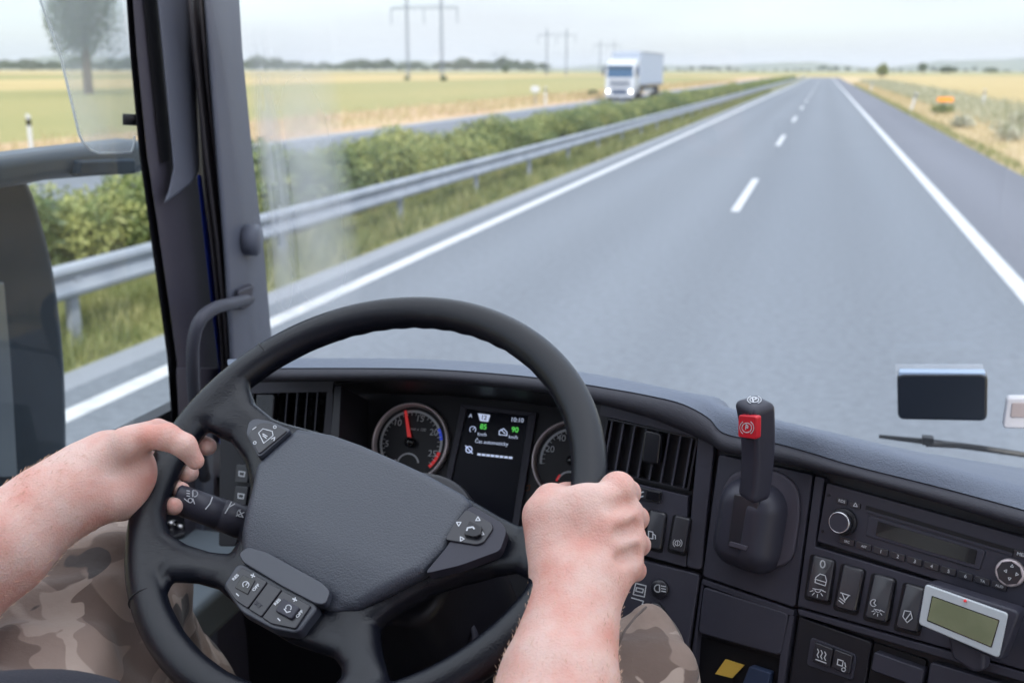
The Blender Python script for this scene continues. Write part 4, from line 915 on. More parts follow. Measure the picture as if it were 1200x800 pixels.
nrm = [s*v for v in (X3, Y3) for s in (-1, 1)]; nrm = sorted(nrm, key=lambda v: float(v@R_))        # most left-facing that also faces us
lf = [v for v in nrm if v@vw < -.2][0].astype(float)
cface = at(875, 501, .95)
FP = plane_at(875, 501, .95, R_.copy(), lf); off = float(((l0+l1)/2*0+(l0+A3*LL*.8)-cface)@lf)+.0136; FP.o = cface+lf*off
plate('release_button', FP, [(865, 486), (886, 488), (885.5, 515), (864.5, 512)], -.004, .0022, red_b, pb, .003, .0012)
strokes('symbol', FP, [arc(875, 501, 5.6, 0, 360), arc(875, 501, 8.2, 125, 235), arc(875, 501, 8.2, -55, 55)], .0008, .0026, white_i, pb); text('P', FP, 875, 501, .0058, .0026, white_i, pb, 'symbol', bold=.0001)
TP = plane_at(884, 469, .945, R_.copy(), (A3*.93-vw*.37)); TP.o = l1+A3*(LL*.06+.001)
strokes('symbol', TP, [arc(884, 468, 5.2, 0, 360, ry=3), arc(884, 468, 8, 125, 235, ry=4.6), arc(884, 468, 8, -55, 55, ry=4.6)], .0010, .0012, white_i, pb); text('P', TP, 884, 468.3, .0072, .0012, white_i, pb, 'symbol', bold=.0001)

# ---- steering column, shroud, ignition
WC = np.array([-.38304131, .83786804, 2.08549024]); wt, ws = .92529974, -.0757709
Wn = np.array([math.sin(ws)*math.cos(wt), -math.cos(ws)*math.cos(wt), math.sin(wt)]); Wa = np.cross([0, 0, 1.], Wn); Wa = Wa if Wa[0] > 0 else -Wa; Wa /= np.linalg.norm(Wa); Wb = np.cross(Wn, Wa)
wf = lambda a, b, n=0: WC+Wa*a+Wb*b+Wn*n
class WP: pass
WPl = Plane(420, 560, 1, 0, 0); WPl.o, WPl.u, WPl.v, WPl.n = WC, Wa, Wb, Wn
colm = empty('steering_column', wf(0, 0, -.45), 'dark steering column shroud with ignition lock behind the wheel', 'steering column')
mb = MB(); 
mb.prism([wf(a, b, -.055) for a, b in rounded([(-.07, -.10), (.085, -.10), (.10, .02), (.06, .06), (-.06, .06), (-.09, .0)], .03)], -Wn*.26); mb.build('shroud', plastic_d, colm, bevel=.012)
mb = MB(); mb.tube([wf(0, -.02, -.3), wf(0, -.04, -.9)], .045, 20); mb.build('tube', plastic_d, colm, smooth=True)
kp = at(520, 748, 1.02); kn_ = np.array([.1, -.75, .65]); mb = MB(); mb.lathe(kp, kn_, [(.032, -.05), (.032, 0), (.028, .004), (.026, .0)], 32); mb.build('lock_housing', plastic, colm, smooth=True)
mb = MB(); mb.lathe(kp, kn_, [(.0175, -.01), (.0175, .010), (.015, .012), (.0145, .008)], 32); mb.build('lock_ring', chrome, colm, smooth=True)
mb = MB(); mb.lathe(kp, kn_, [(.0145, .005), (.012, .020), (.0001, .021)], 24); mb.build('key_head', plastic_d, colm, smooth=True)

# stalk
stl = empty('control_stalk', at(270, 600, 1.06), 'black control stalk with lamp and wiper symbols left of the wheel hub', 'stalk')
s0, s1 = at(204, 583, 1.03), at(330, 628, 1.055); mb = MB()
ax = (s1-s0); pts = [s0+ax*t for t in (0, .02, .42, .43, .44, .62, .63, .64, 1)]
mb.tube(pts, [.012, .0145, .0155, .0148, .0158, .0165, .0158, .0168, .018], 24); mb.build('arm', plastic_s, stl, smooth=True, bevel=0)
an = ax/np.linalg.norm(ax); vv = ray(260, 600); vv = vv/np.linalg.norm(vv); cx = np.cross(an, np.cross(vv, an)); cx /= np.linalg.norm(cx)
SP = plane_at(240, 590, 1.03, an, -cx); 
def spn(px, py): SP.o = s0-cx*.0162+ax*0; return SP
spn(0, 0)
strokes('symbol', SP, [arc(228, 578, 3.6, -90, 90)+[(226, 574.5), (226, 581.5)], [(222, 575), (219, 574.5)], [(222, 578), (219, 577.5)], [(222, 581), (219, 580.5)]], .0009, .001, white_i, stl)
strokes('symbol', SP, [arc(223, 586, 2.6, 0, 360), [(216, 584), (221, 588)], [(226, 584), (228, 590)]], .0009, .001, white_i, stl)
strokes('symbol', SP, [[(249, 582), (246, 590), (241, 596)], [(275, 590), (268, 594), (264, 601)], [(271, 588), (268, 594)]], .0011, .001, white_i, stl)
strokes('symbol', SP, [arc(282, 601, 4, 90, 280), [(280, 597), (285, 606)], [(277, 604), (286, 600)]], .0010, .0015, white_i, stl)

# ================================================================== STEERING WHEEL
sw = empty('steering_wheel', wf(0, 0, -.03), 'large black leather steering wheel gripped by both hands', 'steering wheel')
def wuv(pts, off=0): return [tuple(WPl.uv(px, py, off)) for px, py in pts]
def Lp(pts): return [(a, b) for a, b in pts]
rin = .1975
TOP = wuv([(292, 452), (297, 468), (315, 480), (345, 488), (395, 501), (470, 531), (545, 571), (580, 591), (608, 607), (632, 606)])
arc2 = lambda a0, a1, n=14: [(rin*math.cos(R(a0+(a1-a0)*i/n)), rin*math.sin(R(a0+(a1-a0)*i/n))) for i in range(n+1)]
def close_arc(P, ccw=True):
    a0 = math.degrees(math.atan2(P[-1][1], P[-1][0])); a1 = math.degrees(math.atan2(P[0][1], P[0][0]))
    if ccw:
        while a1 < a0: a1 += 360
    return P+arc2(a0, a1)
openings = [close_arc(TOP)]
LEFT = wuv([(252, 508), (265, 511), (278, 530), (284, 562), (277, 600), (271, 622), (261, 637), (240, 637), (215, 632), (198, 622), (190, 600)])
def inr(P): return P
openings.append(LEFT+[(rin*math.cos(R(a)), rin*math.sin(R(a))) for a in (192, 184, 176, 169)])
BL = wuv([(193, 690), (200, 680), (224, 677), (246, 680), (258, 690), (282, 712), (330, 742), (384, 762), (395, 778), (396, 790), (388, 803)])
a0 = math.degrees(math.atan2(BL[-1][1], BL[-1][0]))+360; openings.append(BL+[(rin*math.cos(R(a)), rin*math.sin(R(a))) for a in np.linspace(a0, 218, 8)])
BR = wuv([(446, 764), (440, 745), (437, 722), (456, 706), (494, 684), (535, 670), (575, 664), (602, 666), (617, 677), (619, 688)])
a0 = math.degrees(math.atan2(BR[-1][1], BR[-1][0])); a1 = math.degrees(math.atan2(BR[0][1], BR[0][0])); openings.append(BR+[(rin*math.cos(R(a)), rin*math.sin(R(a))) for a in np.linspace(a0-2, a1+2, 12)])
Wa32, Wb32, Wn32, WC32 = [v.astype(np.float32) for v in (Wa, Wb, Wn, WC)]
def wheel_fn(p):
    q = p-WC32; x, y, z = q@Wa32, q@Wb32, q@Wn32; r = np.sqrt(x*x+y*y); th = np.arctan2(y, x)
    d2 = r-.2125
    for o in openings: d2 = smax(d2, -polysdf(x, y, o), .008)
    dish = np.clip((.20-r)/.07, 0, 1); dish = dish*dish*(3-2*dish); zc = -.003-.019*dish
    slab = np.abs(z-zc)-(.011+.004*dish)
    body = smax(d2, slab, .018)
    grip = np.clip(np.cos(th-R(90))*3-2.0, 0, 1)
    fing = .0007*np.cos(th*56)*np.clip((.2125-r)/.01, 0, 1)*np.clip(-z/.006, 0, 1)*((th > R(62)) & (th < R(120)))
    tor = np.sqrt((r-.2125)**2+(z*.98)**2)-.0147+fing
    return smin(body, tor, .012)
g_ = np.array([[.235*s1*Wa+.235*s2*Wb+.04*s3*Wn for s1 in (-1, 1)] for s2 in (-1, 1) for s3 in (-1, 1)]).reshape(-1, 3)
Vw, Fw = sdf_mesh(wheel_fn, WC+g_.min(0), WC+g_.max(0), .0018)
quad_obj('rim_and_spokes', Vw, Fw, leather, sw)
# cover of the rim: grained lower part and seams
mb = MB()
for px, py in ((315, 420), (170, 703)):
    a, b = WPl.uv(px, py); th = math.atan2(b, a); c = wf(.2125*math.cos(th), .2125*math.sin(th)); er = Wa*math.cos(th)+Wb*math.sin(th)
    P = [c+(er*math.cos(t)+Wn*math.sin(t))*.01485 for t in np.linspace(0, 2*math.pi, 28, endpoint=False)]; mb.tube(P+[P[0]], .0011, 6, cap=False)
mb.build('rim_seam', black, sw)
# airbag cover
PADP = wuv([(347, 499), (390, 507), (425, 520), (500, 553), (545, 577), (554, 588), (536, 625), (522, 646), (497, 671), (450, 695), (415, 711), (385, 713), (365, 708), (320, 683), (275, 649), (279, 620), (291, 578), (298, 543)], .004)
def pad_fn(p):
    q = p-WC32; x, y, z = q@Wa32, q@Wb32, q@Wn32
    d2 = polysdf(x, y, PADP)
    cx_, cy2 = .0, -.035
    top = .0095-((x-cx_)**2+(y-cy2)**2)*.28
    lipd = np.clip((-y-.065-.25*(x-.03))/.05, 0, 1); top = top-.010*lipd**2
    return smax(d2+.0008, smax(z-top, -.012-z, .003), .010)
Vp, Fp = sdf_mesh(pad_fn, WC+g_.min(0)*.75, WC+g_.max(0)*.75, .0016)
quad_obj('airbag_cover', Vp, Fp, leather_g, sw)
H = .0115
plate('cover_strip', WPl, [(279, 648), (290, 640), (312, 646), (377, 682), (387, 692), (381, 708), (370, 707), (330, 686), (284, 658)], .000, .0085, wheel_pl, sw, .004, .0012)
# left upper button island
plate('button_bezel', WPl, [(288, 508), (291, 494), (299, 489.5), (318, 493), (341, 503), (303, 536)], .0, .0085, wheel_pl, sw, .004, .0012)
plate('button', WPl, [(290.5, 509), (296, 500), (305, 495), (316, 495), (337, 504), (303, 532)], .005, .0100, plastic_s2, sw, .003, .0008)
strokes('symbol', WPl, [[(303, 507), (308, 502), (319, 505), (320, 510), (309, 519), (303, 507)]], .0007, .0103, white_i, sw)
strokes('symbol', WPl, [[(308, 508), (313, 511)], [(308, 510), (312, 513)], arc(298.5, 518.5, 1.6, 0, 360), arc(322, 500, 1.6, 0, 360), [(318, 514), (322, 512), (321, 516)], [(296, 503), (300, 500)]], .0009, .0104, white_i, sw)
# right button island
plate('button_bezel', WPl, [(551, 591), (588, 612), (594, 622), (587, 642), (583, 646), (540, 662), (497, 672), (524, 640)], -.004, .0075, plastic_s, sw, .006, .002)
plate('button', WPl, [(546, 596), (576, 612), (578, 619), (566, 636), (558, 638), (521, 632), (530, 616)], .004, .0095, plastic_s2, sw, .003, .001)
plate('joystick', WPl, [(550, 609), (565, 616), (563, 626), (557, 629), (543, 626)], .008, .0135, gloss, sw, .002, .0015)
strokes('symbol', WPl, tri(537.5, 613, 3, -90)+tri(560, 608, 3, 90)+tri(564.5, 624.5, 3, -30)+tri(541, 631, 3, 0), .0009, .0099, white_i, sw)
strokes('symbol', WPl, [[(547, 621), (548, 618), (554, 617), (555.5, 619)]], .0014, .0138, white_i, sw)
# lower button pod
plate('button_bezel', WPl, [(261, 686), (277, 661), (286, 660), (370, 706), (372, 712), (352, 738), (345, 741), (318, 736), (282, 716)], -.010, .0045, wheel_pl, sw, .005, .002)
for q in ([(264, 686), (283, 664), (313, 681), (290, 712), (276, 703)], [(314, 682), (330, 690), (306, 722), (291, 713)], [(331, 691), (364, 709), (346, 736), (318, 730), (307, 723)]):
    plate('button', WPl, q, .002, .0068, plastic_s2, sw, .0015, .0008)
plate('rocker_key', WPl, [(284, 673), (299, 679), (290, 696), (275, 688)], .0065, .0078, gloss, sw, .001, .0006); plate('rocker_key', WPl, [(331, 700), (351, 711), (341, 725), (322, 715)], .0065, .0098, plastic_s, sw, .002, .0012)
strokes('symbol', WPl, [arc(288, 684.5, 3.6, -60, 220), [(288, 685), (290, 682.5)]], .0008, .0082, white_i, sw)
strokes('symbol', WPl, [arc(338, 711.5, 3.2, -40, 200), [(333, 713), (336, 717), (340, 716)]], .0009, .0102, white_i, sw)
strokes('symbol', WPl, [[(294, 673), (298.5, 675)], [(297, 671.8), (295.5, 676)], [(343, 701), (347.5, 703)], [(346, 699.8), (344.5, 704)], [(277, 695), (279.5, 697.5)], [(325.5, 724), (328, 726.5)]], .0010, .0072, white_i, sw)
for s, x, y in (('RES', 276, 676), ('OFF', 300, 688), ('RES', 325, 705), ('OFF', 351, 719)): text(s, WPl, x, y, .0030, .0072, white_i, sw, rot=66, bold=.00012)
text('SET', WPl, 302, 708, .0040, .0072, plastic, sw, rot=-24)

# ================================================================== A-PILLAR, DOOR, MIRROR
pil = empty('windscreen_pillar', (-.95, 1.58, 1.9), 'blue grey pillar with black seal between side window and windscreen', 'pillar')
def strip(name, px, X, m, parent, t=.03, bevel=.004, ax=(-1, .12, 0)):
    P = [at(*q, X=X if np.isscalar(X) else X[i]) for i, q in enumerate(px)]; c = np.mean(P, 0)-EYE; mb = MB(); mb.prism(P, c/np.linalg.norm(c)*t); return mb.build(name, m, parent, bevel=bevel)
strip('pillar_cover', [(234, -60), (277, -60), (284, 60), (296, 180), (310, 300), (322, 440), (322, 520), (275, 520), (262, 300), (246, 100)], -.90, pillar_m, pil, .07, .018)
strip('inner_seal', [(224, -60), (240, -60), (255, 100), (275, 250), (292, 430), (292, 520), (262, 520), (258, 400), (240, 230), (228, 60)], -.925, rubber, pil, .05, .006)
mb = MB(); mb.tube([at(x, y, X=-.918) for x, y in ((216, -60), (228, 60), (241, 180), (254, 280), (264, 380), (273, 520))], .0035, 8); mb.tube([at(x, y, X=-.916) for x, y in ((230, -60), (243, 100), (258, 230), (272, 340), (283, 520))], .003, 8); mb.build('seal_lip', rubber, pil, smooth=True)
strip('painted_edge', [(231, 205), (236, 205), (248, 300), (264, 430), (264, 520), (257, 520), (256, 430), (241, 300)], -.945, blue_p, pil, .02, .001)
mb = MB(); c = at(301, 281, X=-.885); mb.lathe(c, (.95, .27, 0), [(.026, -.02), (.0265, 0), (.022, .006), (.0001, .007)], 32); mb.build('round_cap', pillar_m, pil, smooth=True)
for i in range(26):
    pass
gh = empty('grab_handle', at(290, 355, X=-.88), 'curved dark grab handle on the windscreen pillar', 'handle')
mb = MB(); mb.tube(catmull([at(x, y, X=X) for x, y, X in ((240, 560, -.93), (229, 480, -.90), (226, 430, -.88), (227, 398, -.87), (235, 374, -.862), (252, 361, -.86), (270, 356, -.868), (292, 350, -.90))], 6), .0098, 14); mb.build('bar', trim_m, gh, smooth=True)
mb = MB(); mb.prism([at(*q, X=-.888) for q in ((279, 341), (291, 336), (298, 334), (295, 358), (286, 364), (279, 362))], (-.02, .02, 0)); mb.build('mount', plastic, gh, bevel=.004)

door = empty('driver_door', (-1.0, 1.2, 1.6), 'driver door frame and window left of the windscreen pillar', 'door')
strip('window_seal', [(144, -60), (151, -60), (160, 60), (172, 180), (190, 300), (207, 420), (214, 520), (203, 520), (196, 420), (178, 290), (163, 180), (152, 60)], -.975, black, door, .03, .002)
strip('inner_trim', [(151, -60), (174, -60), (205, 195), (236, 210), (262, 430), (266, 600), (214, 600), (207, 420), (190, 300), (172, 180), (160, 60)], -.965, trim_p, door, .03, .002)
sg = empty('x', (0, 0, 0)); bpy.data.objects.remove(sg)
strip('backing', [(160, -60), (262, -60), (280, 150), (300, 520), (230, 520), (200, 250)], -.99, plastic_d, pil, .02, .001)
strip('speaker_slot', [(163, -60), (176, -60), (188, 60), (199, 188), (189, 192), (175, 60)], -.9605, black, door, .003, .0005)
strip('upper_cover', [(178, -60), (220, -60), (229, 80), (234, 200), (224, 216), (191, 241), (197, 225), (203, 196), (190, 60)], -.945, pillar_m, door, .02, .006)
strip('lower_trim', [(206, 430), (266, 430), (300, 900), (232, 900)], -.955, trim_p, door, .03, .003)
# door panel, sill, armrest with window switches
mb = MB(); mb.prism([(-.985, .2, 1.83), (-.985, 1.36, 1.81), (-.985, 1.36, 1.2), (-.985, .2, 1.2)], (-.05, 0, 0)); mb.build('door_panel', trim_p, door, bevel=.01)
mb = MB(); mb.prism([(-1.0, .2, 1.835), (-1.0, 1.37, 1.815), (-1.0, 1.37, 1.79), (-1.0, .2, 1.81)], (.045, 0, 0)); mb.build('window_sill', plastic, door, bevel=.006)
arm_m = mat("armrest grey", (.16, .19, .22), .5, bump=(900, .2, .0003))
mb = MB(); mb.box((-.90, 1.14, 1.68), (.095, .30, .035)); mb.build('armrest', arm_m, door, bevel=.015)
qz = 1.716; mb = MB(); P = [at(x, y, Z=qz) for x, y in ((186, 622), (196, 598), (222, 603), (229, 617), (216, 630), (200, 634))]; mb.prism(P, (0, 0, .008)); mb.build('switch_plate', plastic_s2, door, bevel=.003)
for (x, y) in ((201, 612), (212, 616)):
    c = at(x, y, Z=qz+.011); mb = MB(); mb.lathe(c, (0, .2, 1), [(.011, -.004), (.0105, .003), (.0001, .005)], 20); mb.build('window_switch', chrome, door, smooth=True)
mb = MB(); mb.prism([at(*q, X=-.94) for q in ((236, 500), (250, 500), (256, 760), (242, 760))], (-.02, 0, 0)); mb.build('edge_strip', pillar_m, door, bevel=.004)
link_mesh('window_glass', [(-.999, .2, 1.80), (-.999, 1.47, 1.80), (-.985, 1.36, 2.95), (-.985, .2, 2.95)], [(0, 1, 2, 3)], glass_s, door)

dfl = empty('wind_deflector', at(100, 100, X=-1.04), 'clear curved plastic wind deflector at the side window', 'wind deflector')
op = [(38, -60), (47, 0), (60, 36), (72, 70), (82, 112), (93, 158), (98, 168), (106, 176), (116, 180), (140, 180), (154, 179), (157, 172), (158, 160), (170, 158), (150, -60)]
mb = MB(); mb.prism([at(*q, X=-1.045) for q in op], (-.003, 0, 0)); mb.build('pane', glass_d, dfl)
edge_m = mat("polished plastic edge", (.75, .80, .85), .2, spec=.8); mb = MB(); mb.tube([at(*q, X=-1.044) for q in op[:13]], .0016, 6); mb.build('rim', edge_m, dfl, smooth=True)
mb = MB(); mb.tube([at(144, 140, X=-1.0), at(166, 141, X=-.98)], .0085, 12); mb.build('clip', black, dfl, smooth=True, bevel=0)

mir = empty('wing_mirror', at(30, 400, X=-1.33), 'large dark exterior mirror with a thick horizontal arm outside the door', 'mirror')
mh = mat("mirror housing", (.018, .034, .055), .4, spec=.15, bump=(500, .1, .0005), var=(6, (.026, .045, .07), .35, .7)); mh2 = mat("mirror arm plastic", (.055, .075, .10), .38, bump=(500, .1, .0005))
P = [at(*q, X=-1.33) for q in catmull([(-60, 212), (-20, 200), (10, 200), (34, 216), (50, 262), (62, 310), (71, 370), (77, 440), (79, 520), (78, 600), (60, 680), (-60, 700)], 3)[:34]]
mb = MB(); mb.prism(P, (-.12, .10, 0)); mb.build('housing', mh, mir, bevel=.02, seg=4)
mb = MB(); mb.prism([at(*q, X=-1.322) for q in ((-60, 335), (6, 330), (14, 420), (22, 560), (-60, 560))], (-.02, 0, 0)); mb.build('glass_edge', mat("mirror glass side", (.16, .19, .22), .15, .3), mir, bevel=.004)
mb = MB(); mb.prism([at(*q, X=-1.25) for q in ((-60, 192), (0, 184), (60, 176), (120, 169), (172, 163), (174, 203), (120, 207), (60, 212), (20, 220), (-60, 232))], (-.09, .03, 0)); mb.build('arm', mh2, mir, bevel=.02, seg=4)
mb = MB(); mb.prism([at(*q, X=-1.235) for q in ((95, 188), (160, 186), (161, 204), (92, 207))], (-.02, 0, 0)); mb.build('joint', mh, mir, bevel=.006)

# ---- windscreen glass, wiper, boxes on the glass
ws_ = MB(); n = 16; V, F = [], []
for j, (z, dy) in enumerate(((1.86, 0), (2.4, -.05), (3.0, -.16))):
    for i in range(n+1):
        x = -.93+2.75*i/n; V.append((x, 1.665-.10*(abs(x-.42)/1.35)**3+dy, z))
for j in range(2):
    for i in range(n): F.append((j*(n+1)+i, j*(n+1)+i+1, (j+1)*(n+1)+i+1, (j+1)*(n+1)+i))
tag(link_mesh('windscreen', V, F, glass_w, smooth=True), 'large clear slightly dusty windscreen above the dashboard', 'windscreen')
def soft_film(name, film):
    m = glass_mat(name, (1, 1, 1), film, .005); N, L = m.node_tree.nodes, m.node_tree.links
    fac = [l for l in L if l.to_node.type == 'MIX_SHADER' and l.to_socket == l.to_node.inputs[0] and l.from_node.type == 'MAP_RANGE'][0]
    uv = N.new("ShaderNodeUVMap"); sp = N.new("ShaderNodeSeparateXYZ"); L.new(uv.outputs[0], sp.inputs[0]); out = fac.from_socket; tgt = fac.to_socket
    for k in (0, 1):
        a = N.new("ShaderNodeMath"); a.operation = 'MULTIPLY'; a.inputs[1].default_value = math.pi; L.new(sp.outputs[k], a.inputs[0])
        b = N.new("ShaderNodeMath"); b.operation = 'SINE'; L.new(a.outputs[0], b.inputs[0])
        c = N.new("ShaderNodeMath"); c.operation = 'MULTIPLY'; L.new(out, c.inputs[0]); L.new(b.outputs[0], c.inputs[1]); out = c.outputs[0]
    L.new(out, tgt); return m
e = empty('reflection_streak', (-.8, 1.55, 1.9), 'pale reflection streaks painted on the windscreen beside the pillar', 'reflection streak')  # reflections in the glass, painted as pale film strips
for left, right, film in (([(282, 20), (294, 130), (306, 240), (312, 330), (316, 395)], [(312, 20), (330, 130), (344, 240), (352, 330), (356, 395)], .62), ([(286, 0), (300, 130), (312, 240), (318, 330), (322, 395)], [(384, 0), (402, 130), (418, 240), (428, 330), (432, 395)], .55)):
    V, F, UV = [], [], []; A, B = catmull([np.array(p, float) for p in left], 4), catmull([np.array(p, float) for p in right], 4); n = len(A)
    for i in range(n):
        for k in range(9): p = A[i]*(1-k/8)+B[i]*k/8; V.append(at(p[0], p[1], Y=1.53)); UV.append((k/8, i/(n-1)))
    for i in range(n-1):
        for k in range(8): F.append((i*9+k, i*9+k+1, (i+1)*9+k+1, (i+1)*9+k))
    o = link_mesh('streak', V, F, soft_film("reflection film", film), e); ul = o.data.uv_layers.new(name='UVMap')
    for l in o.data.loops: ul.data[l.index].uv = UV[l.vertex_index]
wip = empty('wiper', at(1120, 522, Y=1.72), 'thin black windscreen wiper resting above the dashboard pad', 'wiper')
mb = MB(); mb.tube([at(1030, 511, Y=1.70), at(1085, 517, Y=1.70), at(1150, 525, Y=1.70), at(1230, 537, Y=1.70)], [.003, .005, .005, .004], 6); mb.build('blade', black, wip)
mb = MB(); mb.box(at(1087, 515.5, Y=1.695), (.008, .008, .006)); mb.tube([at(1085, 520, Y=1.69), at(1126, 522, Y=1.69)], .0045, 6); mb.build('arm', black, wip)
bx = empty('sensor_box', at(1104, 495, Y=1.60), 'black rounded box stuck on the inside of the windscreen', 'sensor box')
FPv = Plane(1104, 466, float((at(1104, 466, Y=1.58)-EYE)@W_), -4, 2)
plate('body', FPv, [(1051, 438), (1158, 438), (1157, 494), (1052, 492)], -.028, 0, mat("sensor box plastic", (.012, .016, .024), .3, coat=.2), bx, .010, .005)
plate('top_edge', FPv, [(1054, 436), (1155, 437), (1155, 441), (1053, 440)], -.026, -.002, mat("pale blue edge", (.35, .45, .6), .35), bx, .001, .001)
plate('backing_pad', FPv, [(1049, 427), (1152, 427), (1154, 440), (1049, 440)], -.030, -.027, glass_f, bx, .002, 0)
hx = empty('tag_holder', at(1190, 500, Y=1.60), 'light grey plastic holder stuck on the windscreen at the right edge of view', 'holder')
lg = mat("light grey plastic", (.50, .50, .54), .45)
plate('body', FPv, [(1180, 466), (1240, 466), (1240, 503), (1175, 502)], -.02, 0, lg, hx, .006, .003); plate('recess', FPv, [(1186, 472), (1236, 472), (1236, 489), (1184, 489)], -.001, .0015, mat("holder recess", (.34, .29, .29), .6), hx, .003, .001)

# ---- inner cab shell: footwell, pedals, seat
shell = empty('cab_footwell', (0, 1.2, 1.1), 'dark footwell and floor under the dashboard', 'footwell')
mb = MB(); mb.box((-.1, .7, 1.13), (1.0, 1.1, .02)); mb.build('floor', plastic_d, shell)
mb = MB(); mb.prism([(-1.0, 1.50, 1.78), (1.4, 1.50, 1.78), (1.4, 1.62, 1.14), (-1.0, 1.62, 1.14)], (0, .05, 0)); mb.build('bulkhead', plastic_d, shell)
mb = MB(); mb.prism([(-1.02, 1.2, 1.9), (-1.02, 1.62, 1.9), (-1.02, 1.62, 1.14), (-1.02, 1.2, 1.14)], (-.03, 0, 0)); mb.build('kick_panel', plastic_d, shell)
mb = MB(); mb.prism([(-.80, 1.30, 1.93), (-.60, 1.26, 1.93), (-.16, 1.20, 1.92), (-.16, 1.18, 1.75), (-.60, 1.26, 1.68), (-.80, 1.34, 1.68)], (0, .06, 0)); mb.build('knee_panel', plastic_d, shell, bevel=.01)
for x in (-.18, -.34, -.5):
    mb = MB(); mb.box((x, 1.36, 1.30), (.035, .012, .06)); mb.tube([(x, 1.38, 1.32), (x, 1.44, 1.6)], .01, 6); mb.build('pedal', black, shell, bevel=.004)
seat = empty('driver_seat', (-.4, .1, 1.15), 'dark cloth driver seat with armrest under the driver', 'seat')
mb = MB(); mb.box((-.39, .28, 1.62), (.26, .27, .07)); mb.build('cushion', seat_m, seat, bevel=.04, seg=4)
mb = MB(); mb.prism([(-.64, .02, 1.6), (-.14, .02, 1.6), (-.16, -.14, 2.35), (-.62, -.14, 2.35)], (0, -.10, -.02)); mb.build('backrest', seat_m, seat, bevel=.04, seg=4)
mb = MB(); mb.box((-.39, .22, 1.36), (.2, .2, .19)); mb.build('base', plastic_d, seat, bevel=.02)
mb = MB(); mb.box((-.39, -.19, 2.46), (.13, .05, .09)); mb.build('headrest', seat_m, seat, bevel=.03, seg=4)
mb = MB(); mb.tube(catmull([at(-160, 880, .66), at(-40, 842, .74), at(60, 832, .79), at(120, 842, .82)], 5), .030, 16); mb.build('armrest', seat_m, seat, smooth=True)

# ================================================================== THE DRIVER
def A_(px, py, d): return at(px, py, d)
def chain(p, d, pts, k=.0):
    for (a, ra), (b, rb) in zip(pts[:-1], pts[1:]):
        c = cap(p, a, b, ra, rb); d = c if d is None else (np.minimum(d, c) if k == 0 else smin(d, c, k))
    return d
# left hand: forearm in from the left, thumb over the front of the rim, fingers curled behind it
LE = at(-300, 900, .80)
def left_fn(p):
    arm = chain(p, None, [((LE), .048), (A_(-80, 708, .905), .0455), (A_(0, 640, .935), .0415), (A_(55, 595, .965), .0345), (A_(98, 565, .99), .0290)], .02)
    wr = A_(98, 566, .99)
    palm = ell(p, A_(135, 556, 1.0), [R_*.93-U_*-.37, U_*.93-R_*.37, W_], (.040, .036, .019))
    palm = smin(palm, chain(p, None, [(wr, .027), (A_(128, 530, 1.01), .0165), (A_(158, 520, 1.025), .0125)], .01), .015)
    palm = smin(palm, chain(p, None, [(wr, .027), (A_(134, 556, 1.015), .017), (A_(152, 545, 1.05), .013)], .01), .015)
    palm = smin(palm, chain(p, None, [(A_(105, 580, .985), .024), (A_(132, 582, .985), .018), (A_(146, 590, 1.0), .013)], .01), .014)
    th = chain(p, None, [(A_(112, 545, .985), .017), (A_(148, 520, .985), .0148), (A_(170, 512, .987), .0112), (A_(196, 512, .984), .0118), (A_(216, 522, .984), .0105), (A_(229, 540, .99), .0082)], .006)
    d = smin(arm, palm, .025); d = smin(d, th, .010)
    ix = chain(p, None, [(A_(150, 512, 1.045), .0115), (A_(185, 502, 1.085), .0098), (A_(220, 513, 1.088), .0098), (A_(243, 523, 1.075), .0094)], .003)
    md = chain(p, None, [(A_(146, 535, 1.05), .0115), (A_(180, 540, 1.085), .0095), (A_(208, 549, 1.080), .0095), (A_(222, 554, 1.056), .0092)], .003)
    rg = chain(p, None, [(A_(144, 560, 1.04), .011), (A_(175, 564, 1.062), .0092), (A_(200, 571, 1.058), .0092), (A_(212, 575, 1.036), .0090)], .003)
    pk = chain(p, None, [(A_(142, 583, 1.02), .010), (A_(170, 586, 1.042), .0083), (A_(192, 591, 1.038), .0086), (A_(204, 593, 1.016), .0084)], .003)
    f = np.minimum(np.minimum(ix, md), np.minimum(rg, pk))
    return smin(d, f, .006)
